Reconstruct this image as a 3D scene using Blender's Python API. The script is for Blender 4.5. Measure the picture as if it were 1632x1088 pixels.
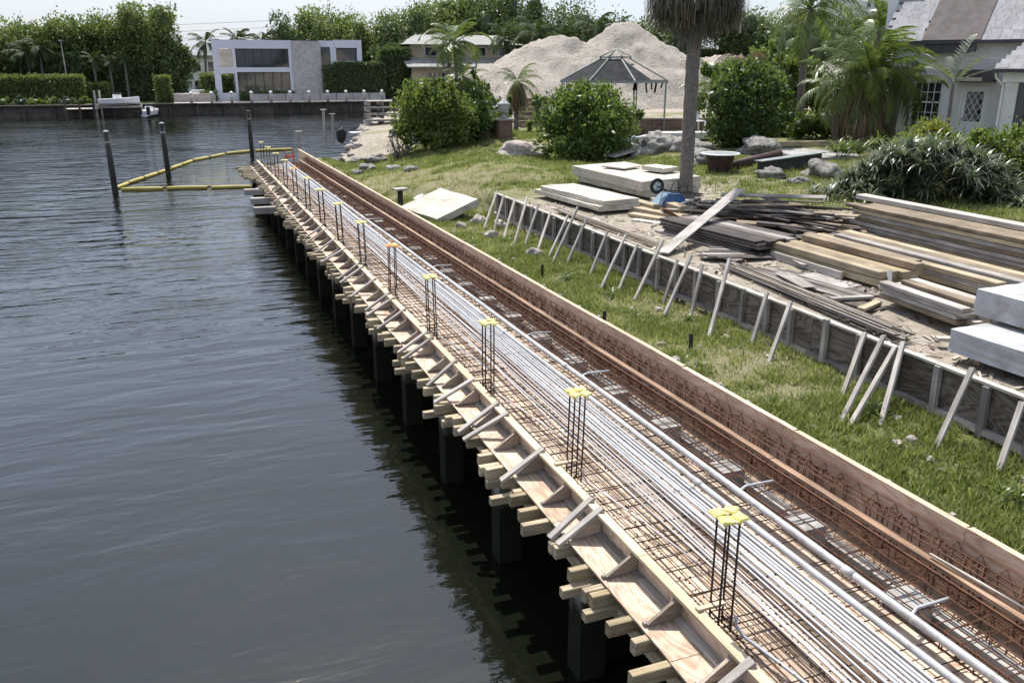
import bpy, bmesh, math, random
import numpy as np
from mathutils import Vector, Matrix, Euler
R = math.radians
PI = math.pi
scn = bpy.context.scene
for o in list(bpy.data.objects):
    bpy.data.objects.remove(o)

# ------------------------------------------------------------ camera
cam_d = bpy.data.cameras.new('camera')
cam = bpy.data.objects.new('camera', cam_d)
scn.collection.objects.link(cam)
cam.location = (0, 0, 5.5)
cam.rotation_euler = (R(90 - 18.014), 0, R(-21.283))
cam_d.sensor_width = 36.0
cam_d.lens = 36.0 * 1350 / 1632
cam_d.clip_start = 0.1
cam_d.clip_end = 3000
scn.camera = cam

# ------------------------------------------------------------ sky, sun, exposure
SUN_EL, SUN_AZ = R(58), R(8)
world = bpy.data.worlds.new('World')
scn.world = world
world.use_nodes = True
wn = world.node_tree
wn.nodes.clear()
w_out = wn.nodes.new('ShaderNodeOutputWorld')
w_bg = wn.nodes.new('ShaderNodeBackground')
w_sky = wn.nodes.new('ShaderNodeTexSky')
w_sky.sky_type = 'NISHITA'
w_sky.sun_disc = False
w_sky.sun_elevation = SUN_EL
w_sky.sun_rotation = SUN_AZ
w_sky.air_density = 1.0
w_sky.dust_density = 2.5
w_tc = wn.nodes.new('ShaderNodeTexCoord')
w_map = wn.nodes.new('ShaderNodeMapping')
w_map.inputs['Scale'].default_value = (1.0, 1.0, 3.2)
w_noise = wn.nodes.new('ShaderNodeTexNoise')
w_noise.inputs['Scale'].default_value = 2.6
w_noise.inputs['Detail'].default_value = 7
w_noise.inputs['Roughness'].default_value = 0.55
w_ramp = wn.nodes.new('ShaderNodeValToRGB')
w_ramp.color_ramp.elements[0].position = 0.30
w_ramp.color_ramp.elements[0].color = (0.74, 0.74, 0.74, 1)
w_ramp.color_ramp.elements[1].position = 0.62
w_ramp.color_ramp.elements[1].color = (0.96, 0.96, 0.96, 1)
w_mix = wn.nodes.new('ShaderNodeMix')
w_mix.data_type = 'RGBA'
w_mix.inputs['B'].default_value = (5.9, 6.2, 6.65, 1)
wn.links.new(w_tc.outputs['Generated'], w_map.inputs['Vector'])
wn.links.new(w_map.outputs['Vector'], w_noise.inputs['Vector'])
wn.links.new(w_noise.outputs['Fac'], w_ramp.inputs['Fac'])
wn.links.new(w_ramp.outputs['Color'], w_mix.inputs['Factor'])
wn.links.new(w_sky.outputs['Color'], w_mix.inputs['A'])
w_sc = wn.nodes.new('ShaderNodeVectorMath'); w_sc.operation = 'MULTIPLY_ADD'      # cloud: its own grey-white plus the glow round the sun
w_sc.inputs[1].default_value = (0.31, 0.36, 0.43)
w_sc.inputs[2].default_value = (3.3, 3.6, 4.25)
wn.links.new(w_sky.outputs['Color'], w_sc.inputs[0])
wn.links.new(w_sc.outputs['Vector'], w_mix.inputs['B'])
wn.links.new(w_mix.outputs['Result'], w_bg.inputs['Color'])
w_bg.inputs['Strength'].default_value = 0.095
wn.links.new(w_bg.outputs['Background'], w_out.inputs['Surface'])

sun_d = bpy.data.lights.new('sun', 'SUN')
sun_d.energy = 4.2
sun_d.angle = R(0.6)
sun_d.color = (1.0, 0.965, 0.915)
sun = bpy.data.objects.new('sun', sun_d)
scn.collection.objects.link(sun)
sun.rotation_euler = Vector((math.sin(SUN_AZ) * math.cos(SUN_EL), math.cos(SUN_AZ) * math.cos(SUN_EL),
                             math.sin(SUN_EL))).to_track_quat('Z', 'Y').to_euler()
scn.view_settings.view_transform = 'Standard'
scn.view_settings.look = 'None'
scn.view_settings.gamma = 1
scn.view_settings.exposure = 0.80
scn.view_settings.use_curve_mapping = False

# ------------------------------------------------------------ helpers
COL = scn.collection
WL = -0.75       # canal water level
rnd = random.Random(7)

def W(o):
    m = o.matrix_basis.copy()
    if o.parent:
        m = W(o.parent) @ o.matrix_parent_inverse @ m
    return m

def setp(o, parent):
    if parent is not None:
        o.parent = parent
        o.matrix_parent_inverse = W(parent).inverted()

def tag(o, label=None, cat=None, group=None, kind=None):
    if label: o['label'] = label
    if cat: o['category'] = cat
    if group: o['group'] = group
    if kind: o['kind'] = kind
    return o

def thing(name, label, cat, loc=(0, 0, 0), group=None):
    o = bpy.data.objects.new(name, None)
    o.empty_display_size = 0.2
    COL.objects.link(o)
    o.location = loc
    return tag(o, label, cat, group)

def link(name, me, m, parent=None, mw=None):
    o = bpy.data.objects.new(name, me)
    COL.objects.link(o)
    if m is not None and not me.materials:
        me.materials.append(m)
    if mw is not None:
        o.matrix_basis = mw
    setp(o, parent)
    return o

def copy_tree(o, parent=None):
    c = o.copy()
    COL.objects.link(c)
    if parent is not None:
        c.parent = parent
    for ch in list(o.children):
        copy_tree(ch, c)
    return c

class MB:
    """collects verts and faces; build() links them as one mesh"""
    def __init__(s):
        s.v = []; s.f = []
    def add(s, vs, fs):
        n = len(s.v)
        s.v += [tuple(p) for p in vs]
        s.f += [tuple(i + n for i in f) for f in fs]
        return s
    def box(s, x0, x1, y0, y1, z0, z1):
        return s.add([(x0, y0, z0), (x1, y0, z0), (x1, y1, z0), (x0, y1, z0), (x0, y0, z1), (x1, y0, z1), (x1, y1, z1), (x0, y1, z1)],
                     [(0, 3, 2, 1), (4, 5, 6, 7), (0, 1, 5, 4), (1, 2, 6, 5), (2, 3, 7, 6), (3, 0, 4, 7)])
    def prism(s, pts, a, b):
        """polygon pts (2-d in the plane of the two other axes) extruded along y from a to b; pts are (x, z)"""
        n = len(pts)
        vs = [(p[0], a, p[1]) for p in pts] + [(p[0], b, p[1]) for p in pts]
        fs = [tuple(range(n)), tuple(reversed(range(n, 2 * n)))]
        fs += [(i, i + n, (i + 1) % n + n, (i + 1) % n) for i in range(n)]
        return s.add(vs, fs)
    def tube(s, pts, r, n=6, cap=True):
        """tube along a path; r a number or a list"""
        P = [Vector(p) for p in pts]
        rs = r if isinstance(r, (list, tuple)) else [r] * len(P)
        vs, fs = [], []
        prev = None
        for i, p in enumerate(P):
            t = (P[min(i + 1, len(P) - 1)] - P[max(i - 1, 0)]).normalized()
            a = prev if prev is not None else (Vector((0, 0, 1)) if abs(t.z) < 0.9 else Vector((1, 0, 0)))
            u = (a - t * a.dot(t)).normalized()
            prev = u
            w = t.cross(u)
            for k in range(n):
                q = 2 * PI * k / n
                vs.append(p + (u * math.cos(q) + w * math.sin(q)) * rs[i])
        for i in range(len(P) - 1):
            for k in range(n):
                fs.append((i * n + k, i * n + (k + 1) % n, (i + 1) * n + (k + 1) % n, (i + 1) * n + k))
        if cap:
            fs.append(tuple(reversed(range(n))))
            fs.append(tuple(range((len(P) - 1) * n, len(P) * n)))
        return s.add(vs, fs)
    def lathe(s, prof, n=20, c=(0, 0, 0)):
        vs, fs = [], []
        for (r, z) in prof:
            for k in range(n):
                q = 2 * PI * k / n
                vs.append((c[0] + r * math.cos(q), c[1] + r * math.sin(q), c[2] + z))
        for i in range(len(prof) - 1):
            for k in range(n):
                fs.append((i * n + k, i * n + (k + 1) % n, (i + 1) * n + (k + 1) % n, (i + 1) * n + k))
        fs.append(tuple(reversed(range(n))))
        fs.append(tuple(range((len(prof) - 1) * n, len(prof) * n)))
        return s.add(vs, fs)
    def bar(s, p0, p1, w, t, up=(0, 0, 1)):
        p0, p1 = Vector(p0), Vector(p1)
        d = (p1 - p0).normalized()
        u = Vector(up); u = (u - d * u.dot(d))
        if u.length < 1e-4: u = Vector((1, 0, 0)) - d * d.x
        u.normalize()
        a = d.cross(u)
        vs = []
        for p in (p0, p1):
            for (i, j) in ((-1, -1), (1, -1), (1, 1), (-1, 1)):
                vs.append(p + a * (i * w / 2) + u * (j * t / 2))
        return s.add(vs, [(3, 2, 1, 0), (4, 5, 6, 7), (0, 1, 5, 4), (1, 2, 6, 5), (2, 3, 7, 6), (3, 0, 4, 7)])
    def mesh(s, name, smooth=False):
        me = bpy.data.meshes.new(name)
        me.from_pydata(s.v, [], s.f)
        if smooth:
            me.shade_smooth()
        me.update()
        return me
    def build(s, name, m, parent=None, smooth=False, mw=None):
        return link(name, s.mesh(name, smooth), m, parent, mw)

def mesh_np(name, V, Q, vattr=None, smooth=False):
    """fast mesh from numpy verts (n,3) and quads or tris (m,k)"""
    me = bpy.data.meshes.new(name)
    V = np.asarray(V, dtype=np.float32); Q = np.asarray(Q, dtype=np.int32)
    k = Q.shape[1]
    me.vertices.add(len(V)); me.vertices.foreach_set('co', V.ravel())
    me.loops.add(Q.size); me.loops.foreach_set('vertex_index', Q.ravel())
    me.polygons.add(len(Q))
    me.polygons.foreach_set('loop_start', np.arange(0, Q.size, k, dtype=np.int32))
    me.polygons.foreach_set('loop_total', np.full(len(Q), k, dtype=np.int32))
    if smooth:
        me.polygons.foreach_set('use_smooth', np.ones(len(Q), dtype=bool))
    me.update(calc_edges=True)
    if vattr is not None:
        at = me.attributes.new('v', 'FLOAT', 'FACE')
        at.data.foreach_set('value', np.asarray(vattr, dtype=np.float32))
    return me

PM = {}
def plank_mesh(L, w, t, bev=0.0):
    key = (round(L, 3), round(w, 3), round(t, 3), bev)
    if key not in PM:
        mb = MB()
        if bev > 0:
            b = bev
            hw, ht = w / 2, t / 2
            prof = [(-hw + b, -ht), (hw - b, -ht), (hw, -ht + b), (hw, ht - b), (hw - b, ht), (-hw + b, ht), (-hw, ht - b), (-hw, -ht + b)]
            n = 8
            vs = [(-L / 2, y, z) for y, z in prof] + [(L / 2, y, z) for y, z in prof]
            fs = [tuple(reversed(range(n))), tuple(range(n, 2 * n))] + [(i, (i + 1) % n, (i + 1) % n + n, i + n) for i in range(n)]
            mb.add(vs, fs)
        else:
            mb.box(-L / 2, L / 2, -w / 2, w / 2, -t / 2, t / 2)
        PM[key] = mb.mesh('plank')
    return PM[key]

def frame_m(p0, p1, up=(0, 0, 1)):
    """matrix at the middle of p0-p1, X along it, Z towards up"""
    p0, p1 = Vector(p0), Vector(p1)
    x = (p1 - p0).normalized()
    u = Vector(up); z = u - x * u.dot(x)
    if z.length < 1e-4: z = Vector((0, 1, 0)) - x * x.y
    z.normalize()
    y = z.cross(x)
    m = Matrix((x, y, z)).transposed().to_4x4()
    m.translation = (p0 + p1) / 2
    return m

def beam(name, m, p0, p1, w, t, parent=None, up=(0, 0, 1), bev=0.0):
    """a board from p0 to p1: w across, t thick; local X is its length, so grain runs along it"""
    L = (Vector(p1) - Vector(p0)).length
    me = plank_mesh(L, w, t, bev)
    mm = frame_m(p0, p1, up)
    o = bpy.data.objects.new(name, me)
    COL.objects.link(o)
    if not me.materials:
        me.materials.append(None)
    o.material_slots[0].link = 'OBJECT'
    o.material_slots[0].material = m
    o.matrix_basis = mm
    setp(o, parent)
    return o

def pole(name, m, p0, p1, r, n=8, parent=None, r1=None):
    mb = MB().tube([p0, p1], [r, r if r1 is None else r1], n)
    return mb.build(name, m, parent, smooth=True)

# ------------------------------------------------------------ materials
def newmat(name):
    m = bpy.data.materials.new(name)
    m.use_nodes = True
    nt = m.node_tree
    b = nt.nodes['Principled BSDF']
    return m, nt, b

def node(nt, typ, **kw):
    n = nt.nodes.new('ShaderNode' + typ)
    for k, v in kw.items():
        if k in n.inputs: n.inputs[k].default_value = v
        else: setattr(n, k, v)
    return n

def ramp(nt, stops):
    n = nt.nodes.new('ShaderNodeValToRGB')
    e = n.color_ramp.elements
    while len(e) < len(stops): e.new(0.5)
    for i, (p, c) in enumerate(stops):
        e[i].position = p
        e[i].color = (c[0], c[1], c[2], 1)
    return n

def mixc(nt, a, b, fac, mode='MIX'):
    n = nt.nodes.new('ShaderNodeMix'); n.data_type = 'RGBA'; n.blend_type = mode
    for sock, val in (('A', a), ('B', b), ('Factor', fac)):
        if hasattr(val, 'is_linked') or hasattr(val, 'links'):
            nt.links.new(val, n.inputs[sock])
        else:
            n.inputs[sock].default_value = val if sock == 'Factor' else (val[0], val[1], val[2], 1)
    return n.outputs['Result']

def rcoord(nt, scale):
    """object coordinates shifted by a random amount per object"""
    tc = node(nt, 'TexCoord'); oi = node(nt, 'ObjectInfo')
    mu = node(nt, 'Math', operation='MULTIPLY'); mu.inputs[1].default_value = 73.0
    nt.links.new(oi.outputs['Random'], mu.inputs[0])
    ad = node(nt, 'VectorMath', operation='ADD')
    nt.links.new(tc.outputs['Object'], ad.inputs[0]); nt.links.new(mu.outputs[0], ad.inputs[1])
    mp = node(nt, 'Mapping'); mp.inputs['Scale'].default_value = scale
    nt.links.new(ad.outputs[0], mp.inputs['Vector'])
    return mp.outputs[0], oi.outputs['Random'], ad.outputs[0]

def bump(nt, b, h, strength=0.3, dist=0.01):
    n = node(nt, 'Bump', Strength=strength, Distance=dist)
    nt.links.new(h, n.inputs['Height']); nt.links.new(n.outputs[0], b.inputs['Normal'])

def wood(name, c1, c2, c3=None, rough=0.75, vary=0.3, stain=0.35, sc=1.0):
    m, nt, b = newmat(name)
    v, r, raw = rcoord(nt, (0.9 * sc, 13 * sc, 13 * sc))
    n1 = node(nt, 'TexNoise', Scale=2.2, Detail=6.0, Roughness=0.62, Distortion=0.5)
    nt.links.new(v, n1.inputs['Vector'])
    cr = ramp(nt, [(0.32, c1), (0.55, c2), (0.75, c3 or c2)])
    nt.links.new(n1.outputs['Fac'], cr.inputs['Fac'])
    n2 = node(nt, 'TexNoise', Scale=1.7, Detail=3.0)
    nt.links.new(raw, n2.inputs['Vector'])
    st = ramp(nt, [(0.35, (1 - stain,) * 3), (0.65, (1.06,) * 3)])
    nt.links.new(n2.outputs['Fac'], st.inputs['Fac'])
    c = mixc(nt, cr.outputs[0], st.outputs[0], 1.0, 'MULTIPLY')
    vr = node(nt, 'MapRange'); vr.inputs['To Min'].default_value = 1 - vary; vr.inputs['To Max'].default_value = 1 + vary
    nt.links.new(r, vr.inputs['Value'])
    hs = node(nt, 'HueSaturation')
    nt.links.new(vr.outputs[0], hs.inputs['Value']); nt.links.new(c, hs.inputs['Color'])
    nt.links.new(hs.outputs[0], b.inputs['Base Color'])
    b.inputs['Roughness'].default_value = rough
    b.inputs['Specular IOR Level'].default_value = 0.25
    bump(nt, b, n1.outputs['Fac'], 0.35, 0.006)
    return m

def plywood(name, c1, c2, c3, vary=0.12):
    m, nt, b = newmat(name)
    v, r, raw = rcoord(nt, (0.55, 2.3, 2.3))
    n0 = node(nt, 'TexNoise', Scale=1.1, Detail=3.0, Roughness=0.5, Distortion=0.8)
    nt.links.new(v, n0.inputs['Vector'])
    mu = node(nt, 'Math', operation='MULTIPLY'); mu.inputs[1].default_value = 13.0
    nt.links.new(n0.outputs['Fac'], mu.inputs[0])
    fr = node(nt, 'Math', operation='PINGPONG'); fr.inputs[1].default_value = 0.5
    nt.links.new(mu.outputs[0], fr.inputs[0])
    fine = node(nt, 'TexNoise', Scale=60.0, Detail=3.0)
    sv = node(nt, 'Mapping'); sv.inputs['Scale'].default_value = (0.05, 1.0, 1.0)
    nt.links.new(raw, sv.inputs['Vector']); nt.links.new(sv.outputs[0], fine.inputs['Vector'])
    ad = node(nt, 'Math', operation='ADD')
    m2 = node(nt, 'Math', operation='MULTIPLY'); m2.inputs[1].default_value = 0.35
    nt.links.new(fine.outputs['Fac'], m2.inputs[0])
    nt.links.new(fr.outputs[0], ad.inputs[0]); nt.links.new(m2.outputs[0], ad.inputs[1])
    cr = ramp(nt, [(0.18, c1), (0.40, c2), (0.72, c3)])
    nt.links.new(ad.outputs[0], cr.inputs['Fac'])
    n2 = node(nt, 'TexNoise', Scale=1.3, Detail=4.0)
    nt.links.new(raw, n2.inputs['Vector'])
    st = ramp(nt, [(0.3, (0.72, 0.69, 0.66)), (0.6, (1.03,) * 3)])
    nt.links.new(n2.outputs['Fac'], st.inputs['Fac'])
    c = mixc(nt, cr.outputs[0], st.outputs[0], 1.0, 'MULTIPLY')
    vr = node(nt, 'MapRange'); vr.inputs['To Min'].default_value = 1 - vary; vr.inputs['To Max'].default_value = 1 + vary
    nt.links.new(r, vr.inputs['Value'])
    hs = node(nt, 'HueSaturation')
    nt.links.new(vr.outputs[0], hs.inputs['Value']); nt.links.new(c, hs.inputs['Color'])
    nt.links.new(hs.outputs[0], b.inputs['Base Color'])
    b.inputs['Roughness'].default_value = 0.7
    b.inputs['Specular IOR Level'].default_value = 0.25
    return m

def mottled(name, c1, c2, scale=4.0, rough=0.85, spec=0.3, bumpd=0.01, bs=0.4, metal=0.0, detail=6.0, vary=0.0, fine=True):
    m, nt, b = newmat(name)
    v, r, raw = rcoord(nt, (1, 1, 1))
    n1 = node(nt, 'TexNoise', Scale=scale, Detail=detail, Roughness=0.65)
    nt.links.new(raw, n1.inputs['Vector'])
    cr = ramp(nt, [(0.33, c1), (0.66, c2)])
    nt.links.new(n1.outputs['Fac'], cr.inputs['Fac'])
    out = cr.outputs[0]
    if vary:
        vr = node(nt, 'MapRange'); vr.inputs['To Min'].default_value = 1 - vary; vr.inputs['To Max'].default_value = 1 + vary
        nt.links.new(r, vr.inputs['Value'])
        hs = node(nt, 'HueSaturation')
        nt.links.new(vr.outputs[0], hs.inputs['Value']); nt.links.new(out, hs.inputs['Color'])
        out = hs.outputs[0]
    nt.links.new(out, b.inputs['Base Color'])
    b.inputs['Roughness'].default_value = rough
    b.inputs['Specular IOR Level'].default_value = spec
    b.inputs['Metallic'].default_value = metal
    if bs: bump(nt, b, n1.outputs['Fac'], bs, bumpd)
    return m

def leafmat(name, cols, trans=0.38, rough=0.45, spec=0.35, tcol=None):
    m, nt, b = newmat(name)
    at = node(nt, 'Attribute', attribute_name='v')
    cr = ramp(nt, [(i / (len(cols) - 1), c) for i, c in enumerate(cols)])
    nt.links.new(at.outputs['Fac'], cr.inputs['Fac'])
    nt.links.new(cr.outputs[0], b.inputs['Base Color'])
    b.inputs['Roughness'].default_value = rough
    b.inputs['Specular IOR Level'].default_value = spec
    if trans:
        t = node(nt, 'BsdfTranslucent')
        c = mixc(nt, cr.outputs[0], tcol or (0.30, 0.42, 0.05), 0.30)
        nt.links.new(c, t.inputs['Color'])
        mx = node(nt, 'MixShader'); mx.inputs[0].default_value = trans
        nt.links.new(b.outputs[0], mx.inputs[1]); nt.links.new(t.outputs[0], mx.inputs[2])
        nt.links.new(mx.outputs[0], nt.nodes['Material Output'].inputs['Surface'])
    return m

M = {}
M['ply'] = plywood('plywood_new', (0.43, 0.305, 0.21), (0.565, 0.435, 0.325), (0.63, 0.51, 0.405))
M['ply_red'] = plywood('plywood_form', (0.50, 0.325, 0.215), (0.60, 0.415, 0.29), (0.66, 0.485, 0.36))
M['ply_old'] = plywood('plywood_weathered', (0.085, 0.062, 0.045), (0.155, 0.125, 0.10), (0.23, 0.195, 0.165), 0.3)
M['pine'] = wood('pine', (0.50, 0.37, 0.23), (0.62, 0.49, 0.33), (0.70, 0.58, 0.43), vary=0.14, stain=0.2)
M['treated'] = wood('treated_timber', (0.30, 0.235, 0.145), (0.42, 0.345, 0.23), (0.52, 0.44, 0.32), vary=0.16, stain=0.3)
M['yellow'] = wood('yellow_timber', (0.23, 0.175, 0.095), (0.33, 0.265, 0.16), (0.42, 0.35, 0.235), vary=0.15, stain=0.35)
M['brownlum'] = wood('brown_lumber', (0.19, 0.14, 0.09), (0.29, 0.225, 0.155), (0.40, 0.33, 0.245), vary=0.18, stain=0.4)
M['grey'] = wood('weathered_wood', (0.25, 0.22, 0.19), (0.38, 0.345, 0.31), (0.50, 0.47, 0.43), vary=0.2, stain=0.35)
M['darkgrey'] = wood('old_dark_board', (0.055, 0.042, 0.036), (0.14, 0.115, 0.10), (0.25, 0.22, 0.20), vary=0.5, stain=0.5)
M['redbrown'] = wood('wet_red_board', (0.20, 0.115, 0.07), (0.31, 0.20, 0.13), (0.41, 0.285, 0.20), vary=0.15, stain=0.35)
M['pale'] = wood('bleached_board', (0.38, 0.335, 0.285), (0.51, 0.46, 0.40), (0.62, 0.57, 0.51), vary=0.12, stain=0.3)
M['concrete'] = mottled('concrete', (0.26, 0.25, 0.235), (0.41, 0.40, 0.38), 3.0, bumpd=0.004)
M['precast'] = mottled('precast_concrete', (0.33, 0.33, 0.33), (0.50, 0.50, 0.50), 2.2, bumpd=0.003, bs=0.3)
M['foam'] = mottled('cream_slab', (0.40, 0.36, 0.295), (0.60, 0.555, 0.465), 1.3, bumpd=0.004)
def stain(m, lo=0.5, scale=2.6):
    """dirt and water marks over a material's own colour"""
    nt = m.node_tree; b = nt.nodes['Principled BSDF']
    src = b.inputs['Base Color'].links[0].from_socket
    v, r, raw = rcoord(nt, (1, 1, 1))
    n1 = node(nt, 'TexNoise', Scale=scale, Detail=9.0, Roughness=0.68, Distortion=0.9); nt.links.new(raw, n1.inputs['Vector'])
    cr = ramp(nt, [(0.36, (lo, lo * .96, lo * .9)), (0.50, (0.93,) * 3), (0.66, (1.0,) * 3)]); nt.links.new(n1.outputs['Fac'], cr.inputs['Fac'])
    nt.links.new(mixc(nt, src, cr.outputs[0], 1.0, 'MULTIPLY'), b.inputs['Base Color'])
stain(M['foam'], .76, 1.8); stain(M['precast'], .74, 1.6)
M['pileconc'] = mottled('marine_concrete', (0.12, 0.115, 0.085), (0.30, 0.285, 0.24), 3.5, bumpd=0.02, spec=0.03, bs=.8)
M['pvc'] = mottled('white_pvc', (0.37, 0.37, 0.38), (0.49, 0.49, 0.50), 1.5, rough=0.35, spec=0.5, bs=0, vary=0.06)
M['pvc_pink'] = mottled('dusty_pvc', (0.45, 0.38, 0.35), (0.58, 0.52, 0.49), 1.5, rough=0.5, spec=0.4, bs=0, vary=0.1)
M['pvc_grey'] = mottled('grey_pvc', (0.30, 0.31, 0.33), (0.42, 0.43, 0.45), 2.0, rough=0.4, bs=0)
M['rebar'] = mottled('black_rebar', (0.022, 0.017, 0.015), (0.065, 0.04, 0.03), 9.0, rough=0.7, bs=0)
M['rust'] = mottled('rusty_rebar', (0.055, 0.026, 0.015), (0.15, 0.068, 0.036), 9.0, rough=0.85, bs=0)
M['cap_y'] = mottled('yellow_plastic', (0.62, 0.52, 0.14), (0.72, 0.62, 0.24), 4.0, rough=0.5, bs=0)
M['cap_o'] = mottled('orange_plastic', (0.72, 0.30, 0.05), (0.80, 0.38, 0.09), 4.0, rough=0.5, bs=0)
M['boom'] = mottled('yellow_boom', (0.34, 0.275, 0.06), (0.50, 0.415, 0.12), 1.2, rough=0.6, bs=0.3)
M['boom_d'] = mottled('dark_boom_skirt', (0.08, 0.07, 0.03), (0.15, 0.13, 0.05), 2.0, rough=0.7, bs=0)
M['pole_d'] = wood('tarred_pole', (0.022, 0.022, 0.018), (0.05, 0.048, 0.04), (0.09, 0.085, 0.07), vary=0.2)
M['white'] = mottled('white_paint', (0.72, 0.71, 0.70), (0.80, 0.80, 0.79), 2.0, rough=0.6, bs=0)
M['dark_metal'] = mottled('dark_metal', (0.03, 0.03, 0.032), (0.06, 0.058, 0.055), 6.0, rough=0.55, bs=0)
M['black'] = mottled('black_rubber', (0.012, 0.012, 0.012), (0.03, 0.03, 0.03), 6.0, rough=0.7, bs=0)
M['rock'] = mottled('grey_rock', (0.10, 0.095, 0.08), (0.38, 0.355, 0.32), 6.0, bumpd=0.14, bs=1.0, detail=10.0, vary=0.2)
M['rubble'] = mottled('pale_rubble', (0.27, 0.225, 0.195), (0.50, 0.44, 0.39), 6.0, bumpd=0.12, bs=1.0, detail=10.0, vary=0.15)
M['blue'] = mottled('blue_paint', (0.02, 0.06, 0.16), (0.06, 0.13, 0.25), 3.0, rough=0.45, bs=0)
M['bluepale'] = mottled('faded_blue_paint', (0.16, 0.24, 0.29), (0.25, 0.34, 0.39), 3.0, rough=0.5, bs=0)
M['rustmetal'] = mottled('rusted_metal', (0.16, 0.06, 0.03), (0.34, 0.14, 0.07), 8.0, rough=0.8, bs=0.3)
M['maroon'] = mottled('maroon_paint', (0.03, 0.016, 0.015), (0.065, 0.035, 0.03), 4.0, rough=0.6, bs=0)
M['brick'] = mottled('brown_brick', (0.12, 0.075, 0.058), (0.22, 0.14, 0.105), 9.0, bumpd=0.01, vary=0.25)
M['tarp'] = mottled('grey_tarp', (0.025, 0.027, 0.028), (0.05, 0.052, 0.054), 3.0, rough=0.95, spec=0.05, bs=0)
M['trunk'] = mottled('bark', (0.10, 0.08, 0.06), (0.22, 0.18, 0.145), 9.0, bumpd=0.02, bs=0.8)
M['ptrunk'] = mottled('palm_bark', (0.10, 0.085, 0.072), (0.22, 0.19, 0.165), 11.0, bumpd=0.03, bs=0.9)
M['pvc_big'] = mottled('dusty_grey_pvc', (0.38, 0.37, 0.365), (0.50, 0.49, 0.485), 1.5, rough=0.45, spec=0.4, bs=0)
M['gusset'] = wood('gusset_ply', (0.27, 0.215, 0.165), (0.37, 0.30, 0.235), (0.45, 0.375, 0.30), vary=.2)
M['glasstop'] = mottled('frosted_glass', (0.42, 0.45, 0.45), (0.55, 0.58, 0.58), 1.5, rough=.15, spec=.6, bs=0)
M['glass'], _nt, _b = newmat('dark_glass')
_b.inputs['Base Color'].default_value = (0.025, 0.03, 0.035, 1); _b.inputs['Roughness'].default_value = 0.04
_b.inputs['Specular IOR Level'].default_value = 0.8

stain(M['pvc'], .72, 3.0); stain(M['pvc_big'], .6, 4.0); stain(M['ply'], .72, 2.2); stain(M['concrete'], .6, 3.0)

# ------------------------------------------------------------ terrain
def sstep(a, b, x):
    t = np.clip((x - a) / (b - a), 0, 1)
    return t * t * (3 - 2 * t)

_ns = np.random.RandomState(3)
_nk = [(_ns.uniform(-1, 1, 2) * f, _ns.uniform(0, 6.28), 1.0 / f) for f in (0.25, 0.4, 0.7, 1.1, 1.8, 2.6, 4.0, 6.0) for _ in range(3)]
def lump(x, y):
    s = 0
    for k, ph, a in _nk:
        s = s + a * np.sin(k[0] * x * 2 + k[1] * y * 2 + ph)
    return s / 6.0

SHORE_Y = [-10, 44.6, 48, 62, 76, 88, 96]
SHORE_X = [6.72, 6.45, 7.0, 10.9, 18.2, 31, 90]
WALL_X = 9.22
def tz(x, y):
    x = np.asarray(x, float); y = np.asarray(y, float)
    low = 1.0 + 0.04 * lump(x * 2, y * 2)
    plat = 1.70 + 0.038 * np.clip(x - 10, 0, 22) + 0.03 * lump(x * 1.3, y * 1.3)
    wid = 0.03 + 2.6 * sstep(25.0, 30.0, y)
    cen = WALL_X - 0.2 * sstep(25, 30, y) + 0.9 * sstep(28, 40, y)
    r = sstep(cen - wid, cen + wid, x)
    z = low * (1 - r) + plat * r
    z = z + 0.22 * sstep(26, 30, y) * (1 - sstep(44, 50, y)) * lump(x * 0.9, y * 0.9) * sstep(6.6, 8, x) * (1 - sstep(14, 20, x))
    sx = np.interp(y, SHORE_Y, SHORE_X)
    far = sstep(44, 49, y)
    wsh = 0.05 + 2.5 * far
    s = sstep(sx - 0.05 - 0.3 * far, sx + wsh, x)
    z = -1.7 + (z + 1.7) * s
    return z
def gz(x, y):
    return float(tz(np.array([x]), np.array([y]))[0])

xs = np.unique(np.concatenate([np.linspace(6.2, 7.2, 14), np.linspace(7.2, 9.18, 16), [9.19, 9.245], np.linspace(9.3, 16, 34), np.linspace(16.3, 34, 50), np.linspace(35, 95, 50)]))
ys = np.concatenate([np.linspace(-4, 2, 8)[:-1], np.linspace(2, 34, 130), np.linspace(34.4, 64, 70), np.linspace(65, 104, 40)])
GX, GY = np.meshgrid(xs, ys)
GZ = tz(GX, GY)
nx, ny = len(xs), len(ys)
idx = np.arange(nx * ny).reshape(ny, nx)
Q = np.stack([idx[:-1, :-1], idx[:-1, 1:], idx[1:, 1:], idx[1:, :-1]], -1).reshape(-1, 4)
V = np.stack([GX, GY, GZ], -1).reshape(-1, 3)
me = mesh_np('land', V, Q, smooth=True)
def sandmask(x, y):
    """bare sandy dirt: the lumber yard behind the wall, the path, the building site, the water's edge"""
    n = 0.45 * lump(x * 2.2, y * 2.2) + 0.25 * lump(x * 6, y * 6)
    a = sstep(9.2, 9.3, x) * (1 - sstep(12.0, 14.6, x + 1.6 * n)) * (1 - sstep(22.5, 25.5, y + 1.5 * n))
    a2 = sstep(9.2, 9.3, x) * (1 - sstep(15.5, 17.0, x + 1.2 * n)) * (1 - sstep(16.5, 19.5, y + n))
    a3 = np.exp(-(((x - 13.4) / 2.6) ** 2 + ((y - 22.2) / 3.0) ** 2)) * 1.3
    b = sstep(41, 45, y + 2 * n) * (1 - sstep(5, 8, x - np.interp(y, SHORE_Y, SHORE_X) + 3 * n))
    c = sstep(46, 52, y + 2 * n) * sstep(14, 18, x)
    return np.clip(np.maximum.reduce([a, a2, a3, b, c]) + 0.25 * n, 0, 1)
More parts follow.
